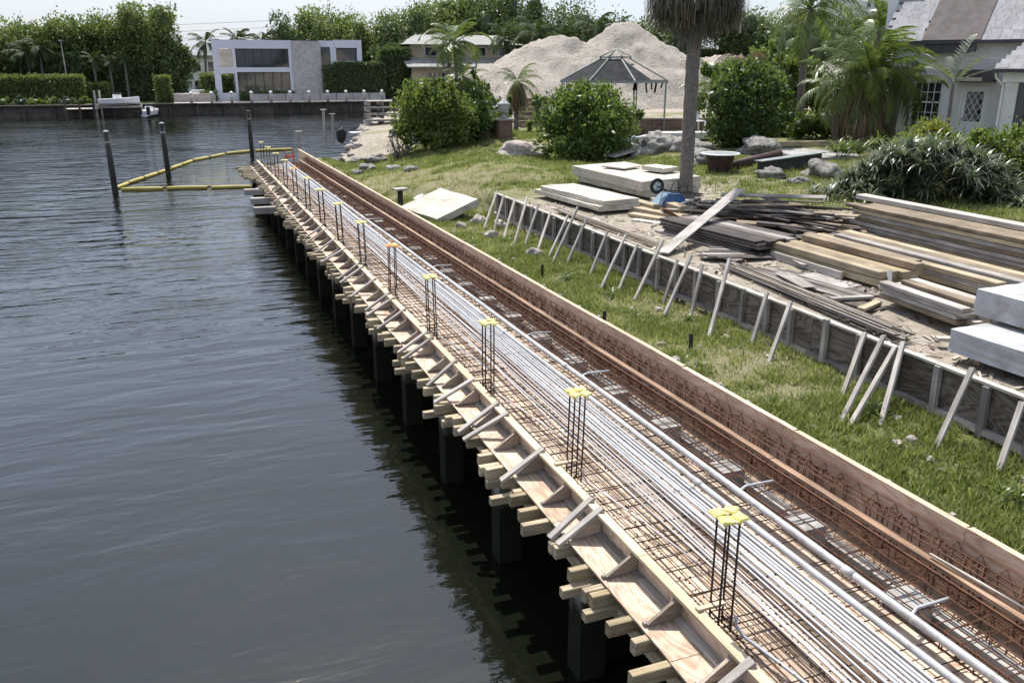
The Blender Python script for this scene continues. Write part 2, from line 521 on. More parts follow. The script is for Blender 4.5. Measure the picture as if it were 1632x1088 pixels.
def drymask(x, y):
    n = 0.5 * lump(x * 1.7 + 5, y * 1.7) + 0.5 * lump(x * 5, y * 5) + 0.35 * lump(x * 11, y * 11)
    a = np.exp(-(((x - 9.4) / 2.3) ** 2 + ((y - 28.0) / 3.2) ** 2)) * 1.25
    b = 0.20 * (1 - sstep(9.1, 9.2, x)) * (1 - sstep(24, 27, y))
    c = np.exp(-(((x - 7.3) / 1.2) ** 2 + ((y - 34.0) / 5) ** 2)) * 0.7
    return np.clip(a + b + c + n * 0.62, 0, 1)
for nm, fn in (('sand', sandmask), ('dry', drymask)):
    at = me.attributes.new(nm, 'FLOAT', 'POINT')
    at.data.foreach_set('value', fn(V[:, 0], V[:, 1]).astype(np.float32))

m, nt, b = newmat('ground')
a1 = node(nt, 'Attribute', attribute_name='sand'); a2 = node(nt, 'Attribute', attribute_name='dry')
tc = node(nt, 'TexCoord')
n1 = node(nt, 'TexNoise', Scale=5.0, Detail=8.0, Roughness=0.7); nt.links.new(tc.outputs['Object'], n1.inputs['Vector'])
n2 = node(nt, 'TexNoise', Scale=38.0, Detail=5.0, Roughness=0.7); nt.links.new(tc.outputs['Object'], n2.inputs['Vector'])
g = ramp(nt, [(0.30, (0.075, 0.085, 0.025)), (0.5, (0.13, 0.15, 0.042)), (0.72, (0.22, 0.21, 0.085))]); nt.links.new(n1.outputs['Fac'], g.inputs['Fac'])
d = ramp(nt, [(0.30, (0.15, 0.13, 0.07)), (0.7, (0.30, 0.27, 0.16))]); nt.links.new(n2.outputs['Fac'], d.inputs['Fac'])
s = ramp(nt, [(0.28, (0.20, 0.165, 0.13)), (0.5, (0.36, 0.31, 0.25)), (0.72, (0.48, 0.43, 0.36))]); nt.links.new(n1.outputs['Fac'], s.inputs['Fac'])
c = mixc(nt, g.outputs[0], d.outputs[0], a2.outputs['Fac'])
c = mixc(nt, c, s.outputs[0], a1.outputs['Fac'])
c2 = ramp(nt, [(0.3, (0.72,) * 3), (0.7, (1.12,) * 3)]); nt.links.new(n2.outputs['Fac'], c2.inputs['Fac'])
c = mixc(nt, c, c2.outputs[0], 1.0, 'MULTIPLY')
nt.links.new(c, b.inputs['Base Color']); b.inputs['Roughness'].default_value = 0.95; b.inputs['Specular IOR Level'].default_value = 0.1
bump(nt, b, n2.outputs['Fac'], 0.8, 0.04)
M['ground'] = m
land = link('ground', me, m)
tag(land, kind='structure')

# far bank: raised ground behind its bulkhead, out to the horizon
fb = MB()
fb.add([(-450, 124.2, .706), (109, 124.2, .706), (455, 109.0, .706), (455, 1000, .706), (-450, 1000, .706)], [(0, 1, 2, 3, 4)])
M['fargrass'] = mottled('lawn', (0.06, 0.08, 0.025), (0.13, 0.16, 0.055), 0.6, bs=0)
tag(fb.build('far_bank', M['fargrass']), kind='structure')
rl = MB().add([(60, 20, 2.6), (500, 20, 2.6), (500, 96.5, 2.6), (93, 96.5, 1.9), (93, 60, 2.0)], [(0, 1, 2, 3, 4)])
tag(rl.build('ground', M['fargrass']), kind='structure')

# ------------------------------------------------------------ water
m, nt, b = newmat('canal_water')
tc = node(nt, 'TexCoord')
mp = node(nt, 'Mapping'); mp.inputs['Scale'].default_value = (0.75, 2.6, 1); mp.inputs['Rotation'].default_value = (0, 0, R(-38))
mp2 = node(nt, 'Mapping'); mp2.inputs['Scale'].default_value = (1.2, 3.0, 1); mp2.inputs['Rotation'].default_value = (0, 0, R(-8))
nt.links.new(tc.outputs['Object'], mp.inputs['Vector']); nt.links.new(tc.outputs['Object'], mp2.inputs['Vector'])
w1 = node(nt, 'TexNoise', Scale=0.55, Detail=3.0, Roughness=0.45, Distortion=0.4); nt.links.new(mp.outputs[0], w1.inputs['Vector'])
w2 = node(nt, 'TexNoise', Scale=2.0, Detail=4.0, Roughness=0.5, Distortion=0.3); nt.links.new(mp2.outputs[0], w2.inputs['Vector'])
w3 = node(nt, 'TexNoise', Scale=0.16, Detail=2.0); nt.links.new(tc.outputs['Object'], w3.inputs['Vector'])
k3 = node(nt, 'MapRange'); k3.inputs['From Min'].default_value = 0.35; k3.inputs['From Max'].default_value = 0.65
k3.inputs['To Min'].default_value = 0.05; k3.inputs['To Max'].default_value = 0.24
nt.links.new(w3.outputs['Fac'], k3.inputs['Value'])
mm = node(nt, 'Math', operation='MULTIPLY'); nt.links.new(w2.outputs['Fac'], mm.inputs[0]); nt.links.new(k3.outputs[0], mm.inputs[1])
ad = node(nt, 'Math', operation='ADD'); nt.links.new(w1.outputs['Fac'], ad.inputs[0]); nt.links.new(mm.outputs[0], ad.inputs[1])
gm = node(nt, 'SeparateXYZ'); nt.links.new(tc.outputs['Object'], gm.inputs[0])
ex = node(nt, 'MapRange'); ex.inputs['From Min'].default_value = 9; ex.inputs['From Max'].default_value = 60   # open water is choppier than the sheltered edge
ex.inputs['To Min'].default_value = 0.95; ex.inputs['To Max'].default_value = 3.6; nt.links.new(gm.outputs['Y'], ex.inputs['Value'])
em = node(nt, 'Math', operation='MULTIPLY'); nt.links.new(ad.outputs[0], em.inputs[0]); nt.links.new(ex.outputs[0], em.inputs[1]); ad = em
kp = node(nt, 'TexNoise', Scale=0.055, Detail=3.0, Distortion=0.6); nt.links.new(tc.outputs['Object'], kp.inputs['Vector'])
kr = node(nt, 'MapRange'); kr.inputs['From Min'].default_value = .38; kr.inputs['From Max'].default_value = .62; kr.inputs['To Min'].default_value = .6; kr.inputs['To Max'].default_value = 1.45
nt.links.new(kp.outputs['Fac'], kr.inputs['Value'])
eq = node(nt, 'Math', operation='MULTIPLY'); nt.links.new(ad.outputs[0], eq.inputs[0]); nt.links.new(kr.outputs[0], eq.inputs[1]); ad = eq
bp = node(nt, 'Bump', Strength=0.5, Distance=0.10); nt.links.new(ad.outputs[0], bp.inputs['Height'])
nt.links.new(bp.outputs[0], b.inputs['Normal'])
b.inputs['Base Color'].default_value = (0.005, 0.0065, 0.0035, 1)
b.inputs['Roughness'].default_value = 0.04
b.inputs['IOR'].default_value = 1.42
b.inputs['Specular IOR Level'].default_value = 1.0
M['water'] = m
tag(MB().add([(-600, -60, WL), (600, -60, WL), (600, 800, WL), (-600, 800, WL)], [(0, 1, 2, 3)]).build('water', m), kind='structure')

# ------------------------------------------------------------ dock formwork
Y0, Y1 = 2.6, 44.6            # dock runs along +Y
def wallx(y): return 6.60 - 0.55 * (y - 4) / 40.0
dock = thing('dock_formwork', 'long timber and plywood dock formwork built out over the water on piles', 'formwork', (4.8, 24, 0))
# under-deck joists with uneven ends
jy = Y0
k = 0
while jy < Y1 + 0.4:
    pair = rnd.random() < 0.35
    out = 3.19 + rnd.uniform(-0.06, 0.07) - (0.14 if rnd.random() < 0.18 else 0)
    if jy > 40: out -= rnd.uniform(0.2, 0.55)
    beam('joist', M['treated' if rnd.random() < .65 else 'yellow'], (out, jy, 0.66), (5.60, jy + rnd.uniform(-.02, .02), 0.66), 0.085, 0.135, dock, bev=0.006)
    if pair:
        beam('joist', M['treated'], (out + rnd.uniform(-.1, .12), jy + 0.115, 0.65), (5.60, jy + .115, 0.65), 0.085, 0.13, dock, bev=0.006)
    jy += rnd.choice([0.30, 0.36, 0.44]) + (0.1 if pair else 0)
# stringers that carry the joists
for x in (3.52, 5.2):
    beam('stringer', M['treated'], (x, Y0, 0.51), (x, Y1, 0.51), 0.14, 0.15, dock)
yy = 3.9
while yy < Y1:      # split caps beside each pile
    for s_ in (-0.21, 0.21):
        beam('pile_cap', M['treated'], (2.98 + rnd.uniform(0, .2), yy + s_, 0.545), (5.6, yy + s_, 0.545), 0.09, 0.10, dock, bev=0.006)
    yy += 2.42
# ledge sheets outside the edge form, deck sheets inside
y = Y0
while y < Y1 - 0.3:
    y2 = min(y + 2.438, Y1)
    beam('ledge_sheet', M['ply'], (3.575, y + .003, 0.741 + rnd.uniform(0, .004)), (3.575, y2 - .003, 0.741), 0.37 + rnd.uniform(-.015, .015), 0.019, dock)
    beam('deck_sheet', M['ply'], (4.375, y + .003, 0.745), (4.375, y2 - .003, 0.745), 1.215, 0.019, dock)
    beam('deck_sheet', M['ply'], (5.30, y + .003, 0.744), (5.30, y2 - .003, 0.744), 0.62, 0.019, dock)
    beam('beam_bottom_sheet', M['ply'], (6.13 - .3 * (y - 4) / 40, y + .003, .50), (6.13 - .3 * (y2 - 4) / 40, y2 - .003, .50), 1.03, 0.019, dock)
    beam('beam_side_sheet', M['ply_red'], (5.625, y + .003, .625), (5.625, y2 - .003, .625), 0.02, 0.215, dock)
    y = y2
# edge form board, its inner lower plate and the top rail planks
y = Y0
while y < Y1 - .3:
    y2 = min(y + 3.66 + rnd.uniform(-.5, .5), Y1)
    j = rnd.uniform(-.008, .008)
    beam('edge_board', M['ply'], (3.797, y + .002, 0.875), (3.797, y2 - .002, 0.875), 0.022, 0.238, dock)
    beam('top_rail', M['pine'], (3.757 + j, y + .004, 1.017), (3.757 + j, y2 - .004, 1.017 + rnd.uniform(-.004, .006)), 0.105, 0.040, dock, bev=0.004)
    beam('foot_plate', M['grey'], (3.742, y + .004, 0.772), (3.742, y2 - .004, 0.772), 0.075, 0.036, dock)
    y = y2
# gusset brackets: cleat, stud and triangle, one thing-part each
gus = MB().prism([(3.765, 0.79), (3.435, 0.79), (3.75, 0.994), (3.765, 0.994)], -0.017, 0.017).mesh('gusset')
gus.materials.append(M['gusset'])
gy = 3.13
while gy < Y1:
    ya = gy + rnd.uniform(-.03, .03)
    if rnd.random() > .04:
        g_ = link('gusset', gus, None, dock, Matrix.Translation((0, ya, 0)) @ Matrix.Rotation(rnd.uniform(-.05, .05), 4, 'Z') if False else Matrix.Translation((rnd.uniform(-.006, 0), ya, 0)))
        beam('cleat', M['grey'], (3.415 + rnd.uniform(-.02, .03), ya + .030, 0.770), (3.70, ya + .030, 0.770), 0.036, 0.036, dock)
        beam('stud', M['pine'], (3.725, ya + .034, 0.792), (3.725, ya + .034, 0.995), 0.036, 0.06, dock, up=(1, 0, 0))
    gy += 0.788
# weathered kicker braces from the joist ends up to the rail
for ky in (4.46, 7.04, 7.28, 8.61, 9.81, 10.2, 11.22, 12.1, 13.4, 13.75, 15.3, 16.2, 16.6, 17.9, 19.2, 19.6, 21.4, 22.8, 24.3, 24.9, 26.5, 28.2, 29.9, 31.3, 32.2, 34.5, 36.1, 38.2, 40.0, 41.4, 42.8):
    o_ = rnd.uniform(-.08, .05)
    beam('brace', M['grey'], (3.24 + o_, ky + rnd.uniform(-.1, .12), 0.735), (3.775, ky + .02, 1.07), 0.085, 0.04, dock, up=(-.5, 0, 1), bev=0.003)
# short cleats across the rail by the columns
for i in range(14):
    y = 5.2 + 3.0 * i
    beam('spacer_cleat', M['pine'], (3.74, y + .02, 1.052), (4.02, y + .02, 1.052), 0.05, 0.026, dock)

# piles under the outer edge: wet algae-stained below the tide mark
_m = M['pileconc']; _nt = _m.node_tree; _b = _nt.nodes['Principled BSDF']
_src = _b.inputs['Base Color'].links[0].from_socket
_tc = node(_nt, 'TexCoord'); _sp = node(_nt, 'SeparateXYZ'); _nt.links.new(_tc.outputs['Object'], _sp.inputs[0])
_nz = node(_nt, 'TexNoise', Scale=5.0); _nt.links.new(_tc.outputs['Object'], _nz.inputs['Vector'])
_ad = node(_nt, 'Math', operation='MULTIPLY_ADD'); _ad.inputs[1].default_value = .35; _nt.links.new(_nz.outputs['Fac'], _ad.inputs[0]); _nt.links.new(_sp.outputs['Z'], _ad.inputs[2])
_mr = node(_nt, 'MapRange'); _mr.inputs['From Min'].default_value = .22; _mr.inputs['From Max'].default_value = .52; _nt.links.new(_ad.outputs[0], _mr.inputs['Value'])
_nt.links.new(mixc(_nt, (.018, .02, .012), _src, _mr.outputs[0]), _b.inputs['Base Color'])
pm = MB()
pm.prism([(-.15, -3), (.15, -3), (.15, .49), (-.15, .49)], -.15, .15)
pm = pm.mesh('pile'); pm.materials.append(M['pileconc'])
y = 4.43
while y < Y1:
    p = link('concrete_pile', pm, None, None, Matrix.Translation((3.53 if y < 40 else 3.45, y, 0)))
    tag(p, 'square grey concrete pile standing in the water under the dock formwork', 'pile', 'piles under the outer dock edge')
    y += 2.42
# short piles inside the inner beam
bm_ = MB().box(-.15, .15, -.16, .16, -1.6, .80)
bm_ = bm_.mesh('pile'); bm_.materials.append(M['concrete'])
y = 3.55
while y < Y1 - 1:
    p = link('concrete_pile', bm_, None, None, Matrix.Translation((5.93 - .3 * (y - 4) / 40, y, rnd.uniform(-.03, .03))) @ Matrix.Rotation(rnd.uniform(-.06, .06), 4, 'Z'))
    tag(p, 'pale cut-off concrete pile head inside the rusty inner beam cage', 'pile', 'pile heads inside the inner beam')
    y += 1.43
# plain grey concrete strip along the pile heads
old = thing('grey_strip', 'grey concrete strip laid under the inner rebar cage', 'seawall', (6.15, 24, 0))
y = Y0
while y < Y1 - 1:
    beam('concrete_segment', M['concrete'], (6.17 - .35 * (y - 4) / 40, y + .02, 0.57), (6.17 - .35 * (y - 1) / 40, y + 3.0, 0.57), 0.13, 0.12, old)
    y += 3.02

# back form wall: plywood sheets, pale top edge, stakes behind
back = thing('back_formwork', 'tall reddish plywood form wall with pale top edge along the grass', 'formwork', (6.6, 24, 0.7))
y = Y0
i = 0
while y < Y1 + .3:
    y2 = y + 2.438
    xa, xb = wallx(y), wallx(y2)
    dz = rnd.uniform(-.006, .006)
    beam('plywood_sheet', M['ply_red'], (xa, y + .003, 0.932 + dz), (xb, y2 - .003, 0.932 + dz), 0.022, 0.825, back)
    beam('top_strip', M['pine'], (xa + .045, y + .01 + rnd.uniform(0, .03), 1.318 + dz), (xb + .045, y2 - .01, 1.318 + dz), 0.065, 0.04, back, bev=0.003)
    for f in (.12, .45, .78):
        ys_ = y + 2.438 * f + rnd.uniform(-.1, .1)
        beam('stake', M['grey'], (wallx(ys_) + .105, ys_, 0.85), (wallx(ys_) + .105, ys_ + rnd.uniform(-.02, .02), 1.33 + rnd.uniform(-.03, .045)), 0.05, 0.05, back, up=(1, 0, 0))
    y = y2
tag(beam('batten', M['pale'], (6.42, 3.2, 1.09), (6.30, 5.15, 1.06), 0.025, 0.018), 'thin pale batten lying on the beam cage by the plywood wall', 'batten')

# brown waler boards lying along the inner beam
for (dx, z, w_, nm) in ((-.275, 1.005, .10, 'waler'), (-.37, 0.965, .022, 'waler')):
    y = Y0
    wal = thing('waler', 'long reddish brown board laid along the beam cage' + (' nearest the plywood wall' if dx > -.3 else ' beside the pile heads'), 'board', (6.3, 24, z))
    while y < Y1:
        y2 = min(y + 4.88, Y1 - .4)
        if y2 - y < .5: break
        beam('board', M['redbrown' if w_ > .05 else 'rust'], (wallx(y) + dx + rnd.uniform(-.012, .012), y + .01, z), (wallx(y2) + dx + rnd.uniform(-.012, .012), y2 - .01, z), w_, 0.036 if w_ > .05 else .02, wal)
        y = y2

# ------------------------------------------------------------ reinforcement
def bar_mesh(p0, p1, r, n=4):
    return MB().tube([p0, p1], r, n, cap=False).mesh('bar')
mat_t = thing('rebar_mat', 'black grid of reinforcing bars tied over the plywood deck', 'rebar', (4.6, 24, 0.8))
cb = bar_mesh((3.84, 0, 0), (5.62, 0, 0), 0.0078)
cb.materials.append(M['rebar'])
y = Y0 + .1
while y < Y1 - .1:
    link('cross_bar', cb, None, mat_t, Matrix.Translation((rnd.uniform(-.01, .02), y, 0.845 + rnd.uniform(-.004, .004))) @ Matrix.Rotation(rnd.uniform(-.03, .03), 4, 'Z'))
    y += 0.215 + rnd.uniform(-.03, .03)
for i, x in enumerate([3.87, 3.93, 4.00, 4.055, 4.13, 4.19, 4.27, 4.34, 4.42, 4.50, 4.62, 4.78, 4.95, 5.13, 5.33, 5.54]):
    j = [(x + .012 * math.sin(q * 1.3 + i * 2.1) + (0.03 * math.sin(q * .9 + i) if i < 8 else 0), Y0 + q * (Y1 - Y0) / 26, 0.830) for q in range(27)]
    MB().tube(j, 0.0072, 4, cap=False).build('long_bar', M['rebar' if i % 4 else 'rust'], mat_t, smooth=True)

# wire ties at the crossings
tk = []
for q in range(1500):
    tk.append((rnd.choice([3.87, 3.93, 4.00, 4.055, 4.13, 4.19, 4.27, 4.34, 4.42, 4.50, 4.62, 4.40, 4.52, 4.69]) + rnd.uniform(-.012, .03), Y0 + .1 + (Y1 - Y0 - .3) * rnd.random() ** 1.6, .862))
tv, tf = [], []
for (x, y, z) in tk:
    n0 = len(tv); s_ = rnd.uniform(.009, .016)
    tv += [(x - s_, y, z), (x + s_, y, z), (x, y - s_, z), (x, y + s_, z), (x, y, z - s_), (x, y, z + s_)]
    tf += [tuple(n0 + i for i in f) for f in ((0, 2, 5), (2, 1, 5), (1, 3, 5), (3, 0, 5), (2, 0, 4), (1, 2, 4), (3, 1, 4), (0, 3, 4))]
_o = MB().add(tv, tf).build('wire_ties', M['rebar'], mat_t); _o['kind'] = 'stuff'
def cage(name, label, x0, x1, z0, z1, step, hook, mt, nlong):
    t = thing(name, label, 'rebar', ((x0 + x1) / 2, 24, z0))
    r = 0.0075
    mb = MB()
    pts = [(x0, 0, z0), (x0, 0, z1), (x1, 0, z1), (x1, 0, z0), (x0, 0, z0)]
    mb.tube(pts, r, 4, cap=False)
    if hook:
        mb.tube([(x0, 0.02, z1), ((x0 + x1) / 2, .08, z1 + .05), (x1, 0.1, z1)], r, 4, cap=False)
    sm = mb.mesh('stirrup'); sm.materials.append(mt)
    y = Y0 + .15
    while y < Y1 - .6:
        link('stirrup', sm, None, t, Matrix.Translation((-.55 * (y - 4) / 40, y, rnd.uniform(-.012, .012))) @ Matrix.Rotation(rnd.uniform(-.09, .09), 4, 'X') @ Matrix.Rotation(rnd.uniform(-.05, .05), 4, 'Z'))
        y += step + rnd.uniform(-.02, .02)
    for i in range(nlong):
        x = x0 + (x1 - x0) * i / (nlong - 1)
        for z in (z0, z1):
            MB().tube([(x, Y0, z + .008), (x - .55, Y1 - .5, z + .008)], 0.0095, 4, cap=False).build('long_bar', mt, t, smooth=True)
    return t
cage('beam_cage', 'rusty rebar beam cage close against the plywood form wall', 6.385, 6.56, 0.72, 1.10, 0.150, True, M['rust'], 3)
cage('beam_cage', 'dark rebar beam cage over the pale pile heads', 5.66, 6.24, 0.56, 0.92, 0.17, False, M['rust'], 5)
# cross bars over the inner beam
xb = bar_mesh((0, 0, 0), (.80, 0, 0), 0.0085); xb.materials.append(M['rust'])
xt = thing('beam_cross_bars', 'rusty cross bars tied over the inner beam trench', 'rebar', (6.0, 24, .92))
y = Y0 + .3
while y < Y1 - .8:
    link('cross_bar', xb, None, xt, Matrix.Translation((5.60 - .42 * (y - 4) / 40, y, .935)) @ Matrix.Rotation(rnd.uniform(-.12, .12), 4, 'Z'))
    y += .44 + rnd.uniform(-.08, .08)
# inclined lacing in front of the wall
zz = MB()
y = Y0
pts = []
i = 0
while y < Y1 - .6:
    pts.append((wallx(y) - .035, y, 1.19 if i % 2 else 0.98)); y += 0.13; i += 1
lc = thing('rebar_lacing', 'zigzag rebar lacing standing against the plywood form wall', 'rebar', (6.5, 24, .9))
MB().tube(pts, 0.0055, 4, cap=False).build('zigzag_bar', M['rust'], lc)
MB().tube([(wallx(Y0) - .035, Y0, 1.195), (wallx(Y1) - .035, Y1 - .6, 1.195)], 0.009, 4, cap=False).build('top_bar', M['rust'], lc)

# column cages with safety caps
capm = MB()
capm.add([(-.062, -.062, 0), (.062, -.062, 0), (.062, .062, 0), (-.062, .062, 0), (-.05, -.05, .018), (.05, -.05, .018), (.05, .05, .018), (-.05, .05, .018)],
         [(0, 3, 2, 1), (4, 5, 6, 7), (0, 1, 5, 4), (1, 2, 6, 5), (2, 3, 7, 6), (3, 0, 4, 7)])
capm.tube([(0, 0, -.055), (0, 0, 0.005)], 0.017, 6)
cap_me = {}
for key in ('cap_y', 'cap_o'):
    mm_ = capm.mesh('cap'); mm_.materials.append(M[key]); cap_me[key] = mm_
vb = bar_mesh((0, 0, 0.05), (0, 0, 1.16), 0.0105, 6); vb.materials.append(M['rebar'])
tie = MB().tube([(-.066, -.066, 0), (.066, -.066, 0), (.066, .066, 0), (-.066, .066, 0), (-.066, -.066, 0)], 0.007, 4, cap=False).mesh('tie'); tie.materials.append(M['rebar'])
i = 0
y = 5.2
while y < Y1 - .2:
    orange = i in (4, 9)
    t = thing('column_rebar_cage', 'upright black rebar column cage with orange safety caps' if orange else 'upright black rebar column cage with yellow safety caps on the dock deck', 'rebar cage', (3.98, y, 0.755), 'column cages along the dock')
    lean = (rnd.uniform(-.025, .025), rnd.uniform(-.025, .025))
    sq = .066
    for (a, c) in ((-1, -1), (1, -1), (1, 1), (-1, 1)):
        sh = Matrix.Identity(4); sh[0][2] = lean[0]; sh[1][2] = lean[1]
        o_ = link('vertical_bar', vb, None, t, Matrix.Translation((3.98 + a * sq, y + c * sq, .755)) @ Matrix.Rotation(lean[0], 4, 'Y') @ Matrix.Rotation(-lean[1], 4, 'X'))
        k_ = link('safety_cap', cap_me['cap_o' if orange else 'cap_y'], None, t,
                  Matrix.Translation((3.98 + a * sq + lean[0] * 1.16, y + c * sq + lean[1] * 1.16, .755 + 1.165 + rnd.uniform(0, .02))) @ Matrix.Rotation(rnd.uniform(0, 1.5), 4, 'Z') @ Matrix.Rotation(rnd.uniform(-.12, .12), 4, 'X'))
    for z in (.12, .2, .30):
        link('tie', tie, None, t, Matrix.Translation((3.98 + lean[0] * z, y + lean[1] * z, .755 + z)) @ Matrix.Rotation(rnd.uniform(-.05, .05), 4, 'Z'))
    # tie-wire tangle and conduit stub at the foot
    rr = random.Random(i)
    tg = MB()
    for q in range(7):
        p = Vector((3.98 + rr.uniform(-.1, .1), y + rr.uniform(-.2, .1), .80 + rr.uniform(0, .05)))
        path = [p]
        for s_ in range(5):
            p = p + Vector((rr.uniform(-.06, .07), rr.uniform(-.10, .05), rr.uniform(-.02, .03)))
            p.z = max(p.z, .80); path.append(p)
        tg.tube(path, 0.005, 4, cap=False)
    tg.build('tie_wire', M['rebar'], t)
    i += 1
    y += 3.0
for i in range(14):
    y = 5.05 + 3.0 * i
    f_ = MB().tube([(4.02, y, 1.02), (4.03, y - .01, .93), (4.06, y - .10, .87), (4.14, y - .45, .853), (4.24, y - 1.1, .85), (4.34, y - 2.0, .85)], 0.0125 if i else .018, 6)
    tag(f_.build('conduit_stub', M['pvc_pink' if i % 3 else 'pvc_grey'], smooth=True), 'thin curved conduit rising from the deck mat at a column cage', 'conduit', 'conduit stubs at the columns')

# ------------------------------------------------------------ conduits and pipes
def pipe_line(x, z, r, m, wob, n=10, sag=0, label='', group=None, name='conduit', cat='conduit', parts=False, xe=0):
    pts = []
    ph = rnd.uniform(0, 6)
    nseg = 40
    for q in range(nseg + 1):
        y = Y0 - .4 + q * (Y1 - Y0 - .2) / nseg
        t_ = (y - 4) / 40
        pts.append((x + xe * t_ + wob * math.sin(y * .37 + ph) + wob * .6 * math.sin(y * .93 + ph * 2), y, z + sag * math.sin(y * 1.1 + ph)))
    if not parts:
        o = MB().tube(pts, r, n).build(name, m, smooth=True)
        return tag(o, label, cat, group)
    t = thing(name, label, cat, (x, 24, z), group)
    MB().tube(pts, r, n).build('barrel', m, t, smooth=True)
    for q in range(rnd.randint(2, 5), nseg, 6):
        p = Vector(pts[q]); d_ = (Vector(pts[q + 1]) - p).normalized()
        MB().tube([p - d_ * .07, p + d_ * .07], r * 1.13, n).build('coupling', m, t, smooth=True)
    return t
for i in range(8):
    pipe_line(4.755 + .050 * i, 0.885 + .004 * (i % 2), 0.0165, M['pvc'], 0.007, 8, label='white conduit in the tight bundle down the middle of the deck', group='bundled white conduits', xe=.16, parts=True, name='conduit')
for i, x in enumerate((4.40, 4.455, 4.52, 4.565, 4.63, 4.69)):
    pipe_line(x, 0.868, 0.0115, M['pvc_pink' if i % 2 == 0 else 'pvc'], 0.024, 6, label='thin loose conduit lying on the rebar grid beside the bundle', group='thin loose conduits', xe=.18)
pipe_line(5.24, 0.915, 0.036, M['pvc_big'], 0.012, 12, label='large white pipe on the deck next to the conduit bundle', name='pvc_pipe', cat='pipe', parts=True, xe=-.22)
pipe_line(5.52, 0.930, 0.040, M['pvc_big'], 0.010, 12, label='large white pipe on the deck next to the pile heads', name='pvc_pipe', cat='pipe', parts=True, xe=-.36)
pipe_line(4.722, 0.868, 0.011, M['rust'], 0.008, 5, label='single rusty bar lying along the left of the conduit bundle', name='reinforcing_bar', cat='rebar', xe=.17)
pipe_line(4.598, 0.868, 0.009, M['rust'], 0.010, 5, label='single rusty bar among the thin loose conduits', name='reinforcing_bar', cat='rebar', xe=.17)
# short bends that cross to the inner beam
for i, y in enumerate((4.55, 7.0, 11.0, 13.2, 19.0, 26.0)):
    xs_ = 5.52 - .36 * (y - 4) / 40
    pts = [(xs_ - .02, y + .02, .93), (xs_ + .03, y + .05, .955), (xs_ + .12, y + .09, .965), (xs_ + .30, y + .10, .955), (xs_ + .52, y + .12, .94)]
    tag(MB().tube(pts, 0.017, 8).build('conduit_branch', M['pvc'], smooth=True), 'short white conduit branch bending across the inner beam cage', 'conduit', 'conduit branches')

# ------------------------------------------------------------ poles and floating boom in the canal
# (laid out on a plan at 1 : PLAN, water as zero height; placed() puts a finished thing on the canal's level at full size)
PLAN = 1.136
def placed(o):
    o.matrix_basis = Matrix.Translation((0, 0, WL)) @ Matrix.Scale(PLAN, 4) @ o.matrix_basis
canal_first = set(bpy.data.objects)
for (x, y, h, tilt, lab, white) in ((-2.72, 42.6, 2.7, -.02, 'dark mooring pole at the corner of the yellow boom', True),
                                   (-0.45, 48.7, 2.65, -.02, 'dark mooring pole in the middle of the angled boom', True),
                                   (4.59, 57.9, 2.75, 0.0, 'dark mooring pole behind the far end of the dock', False)):
    t = thing('mooring_pole', lab, 'pole', (x, y, 0))
    MB().tube([(x, y, -2.5), (x + tilt * 2, y, 1), (x + tilt * h, y, h)], [.135, .13, .12], 12).build('shaft', M['pole_d'], t, smooth=True)
    MB().lathe([(.125, 0), (.13, .03), (.08, .06), (.02, .08)], 12, (x + tilt * h, y, h)).build('cap', M['concrete' if white else 'black'], t)
    MB().lathe([(.130, 0), (.133, .02), (.133, .07), (.130, .09)], 12, (x + tilt * h * .8, y, h * .82)).build('band', M['concrete'], t)

def boom_run(label, pts, seg=1.55):
    t = thing('floating_boom', label, 'boom', (pts[0][0], pts[0][1], 0))
    for a, c in zip(pts[:-1], pts[1:]):
        a, c = Vector(a), Vector(c)
        L = (c - a).length
        n = max(1, int(L / seg))
        for i in range(n):
            p = a.lerp(c, (i + .03) / n); q = a.lerp(c, (i + .97) / n)
            d = (q - p)
            z = .06 + rnd.uniform(-.02, .02)
            P = [(p.x + d.x * f, p.y + d.y * f, z) for f in (0, .05, .5, .95, 1)]
            MB().tube(P, [.035, .088, .098, .088, .035], 10).build('float', M['boom'], t, smooth=True)
            e = a.lerp(c, i / n)
            MB().tube([(e.x - d.x * .03, e.y - d.y * .03, .10), (e.x + d.x * .03, e.y + d.y * .03, .10)], .062, 8).build('connector', M['boom_d'], t)
        d = (c - a).normalized()
        MB().bar((a.x, a.y, -.10), (c.x, c.y, -.10), .02, .16).build('skirt', M['boom_d'], t)
boom_run('yellow floating boom running straight out from the dock to the corner pole', [(3.25, 42.1, 0), (-2.6, 43.4, 0)])
boom_run('yellow floating boom angling from the corner pole round to the shore point', [(-2.75, 43.9, 0), (-2.3, 45.6, 0), (-.35, 51.4, 0), (.9, 55.4, 0), (3.0, 59.0, 0), (4.9, 60.4, 0), (7.6, 60.7, 0)])

for o in [o for o in bpy.data.objects if o not in canal_first and o.parent is None]:
    placed(o)

# white channel blocks hung off the dock end
for i, (x, y) in enumerate(((3.05, 34.3), (3.02, 36.9), (2.95, 31.9))):
    tag(beam('sleeper', M['grey'], (x - .55, y, .52), (x + 1.2, y, .50), .30, .24, bev=.01), 'thick grey timber sleeper poking out under the far dock', 'timber', 'sleepers under the far dock')

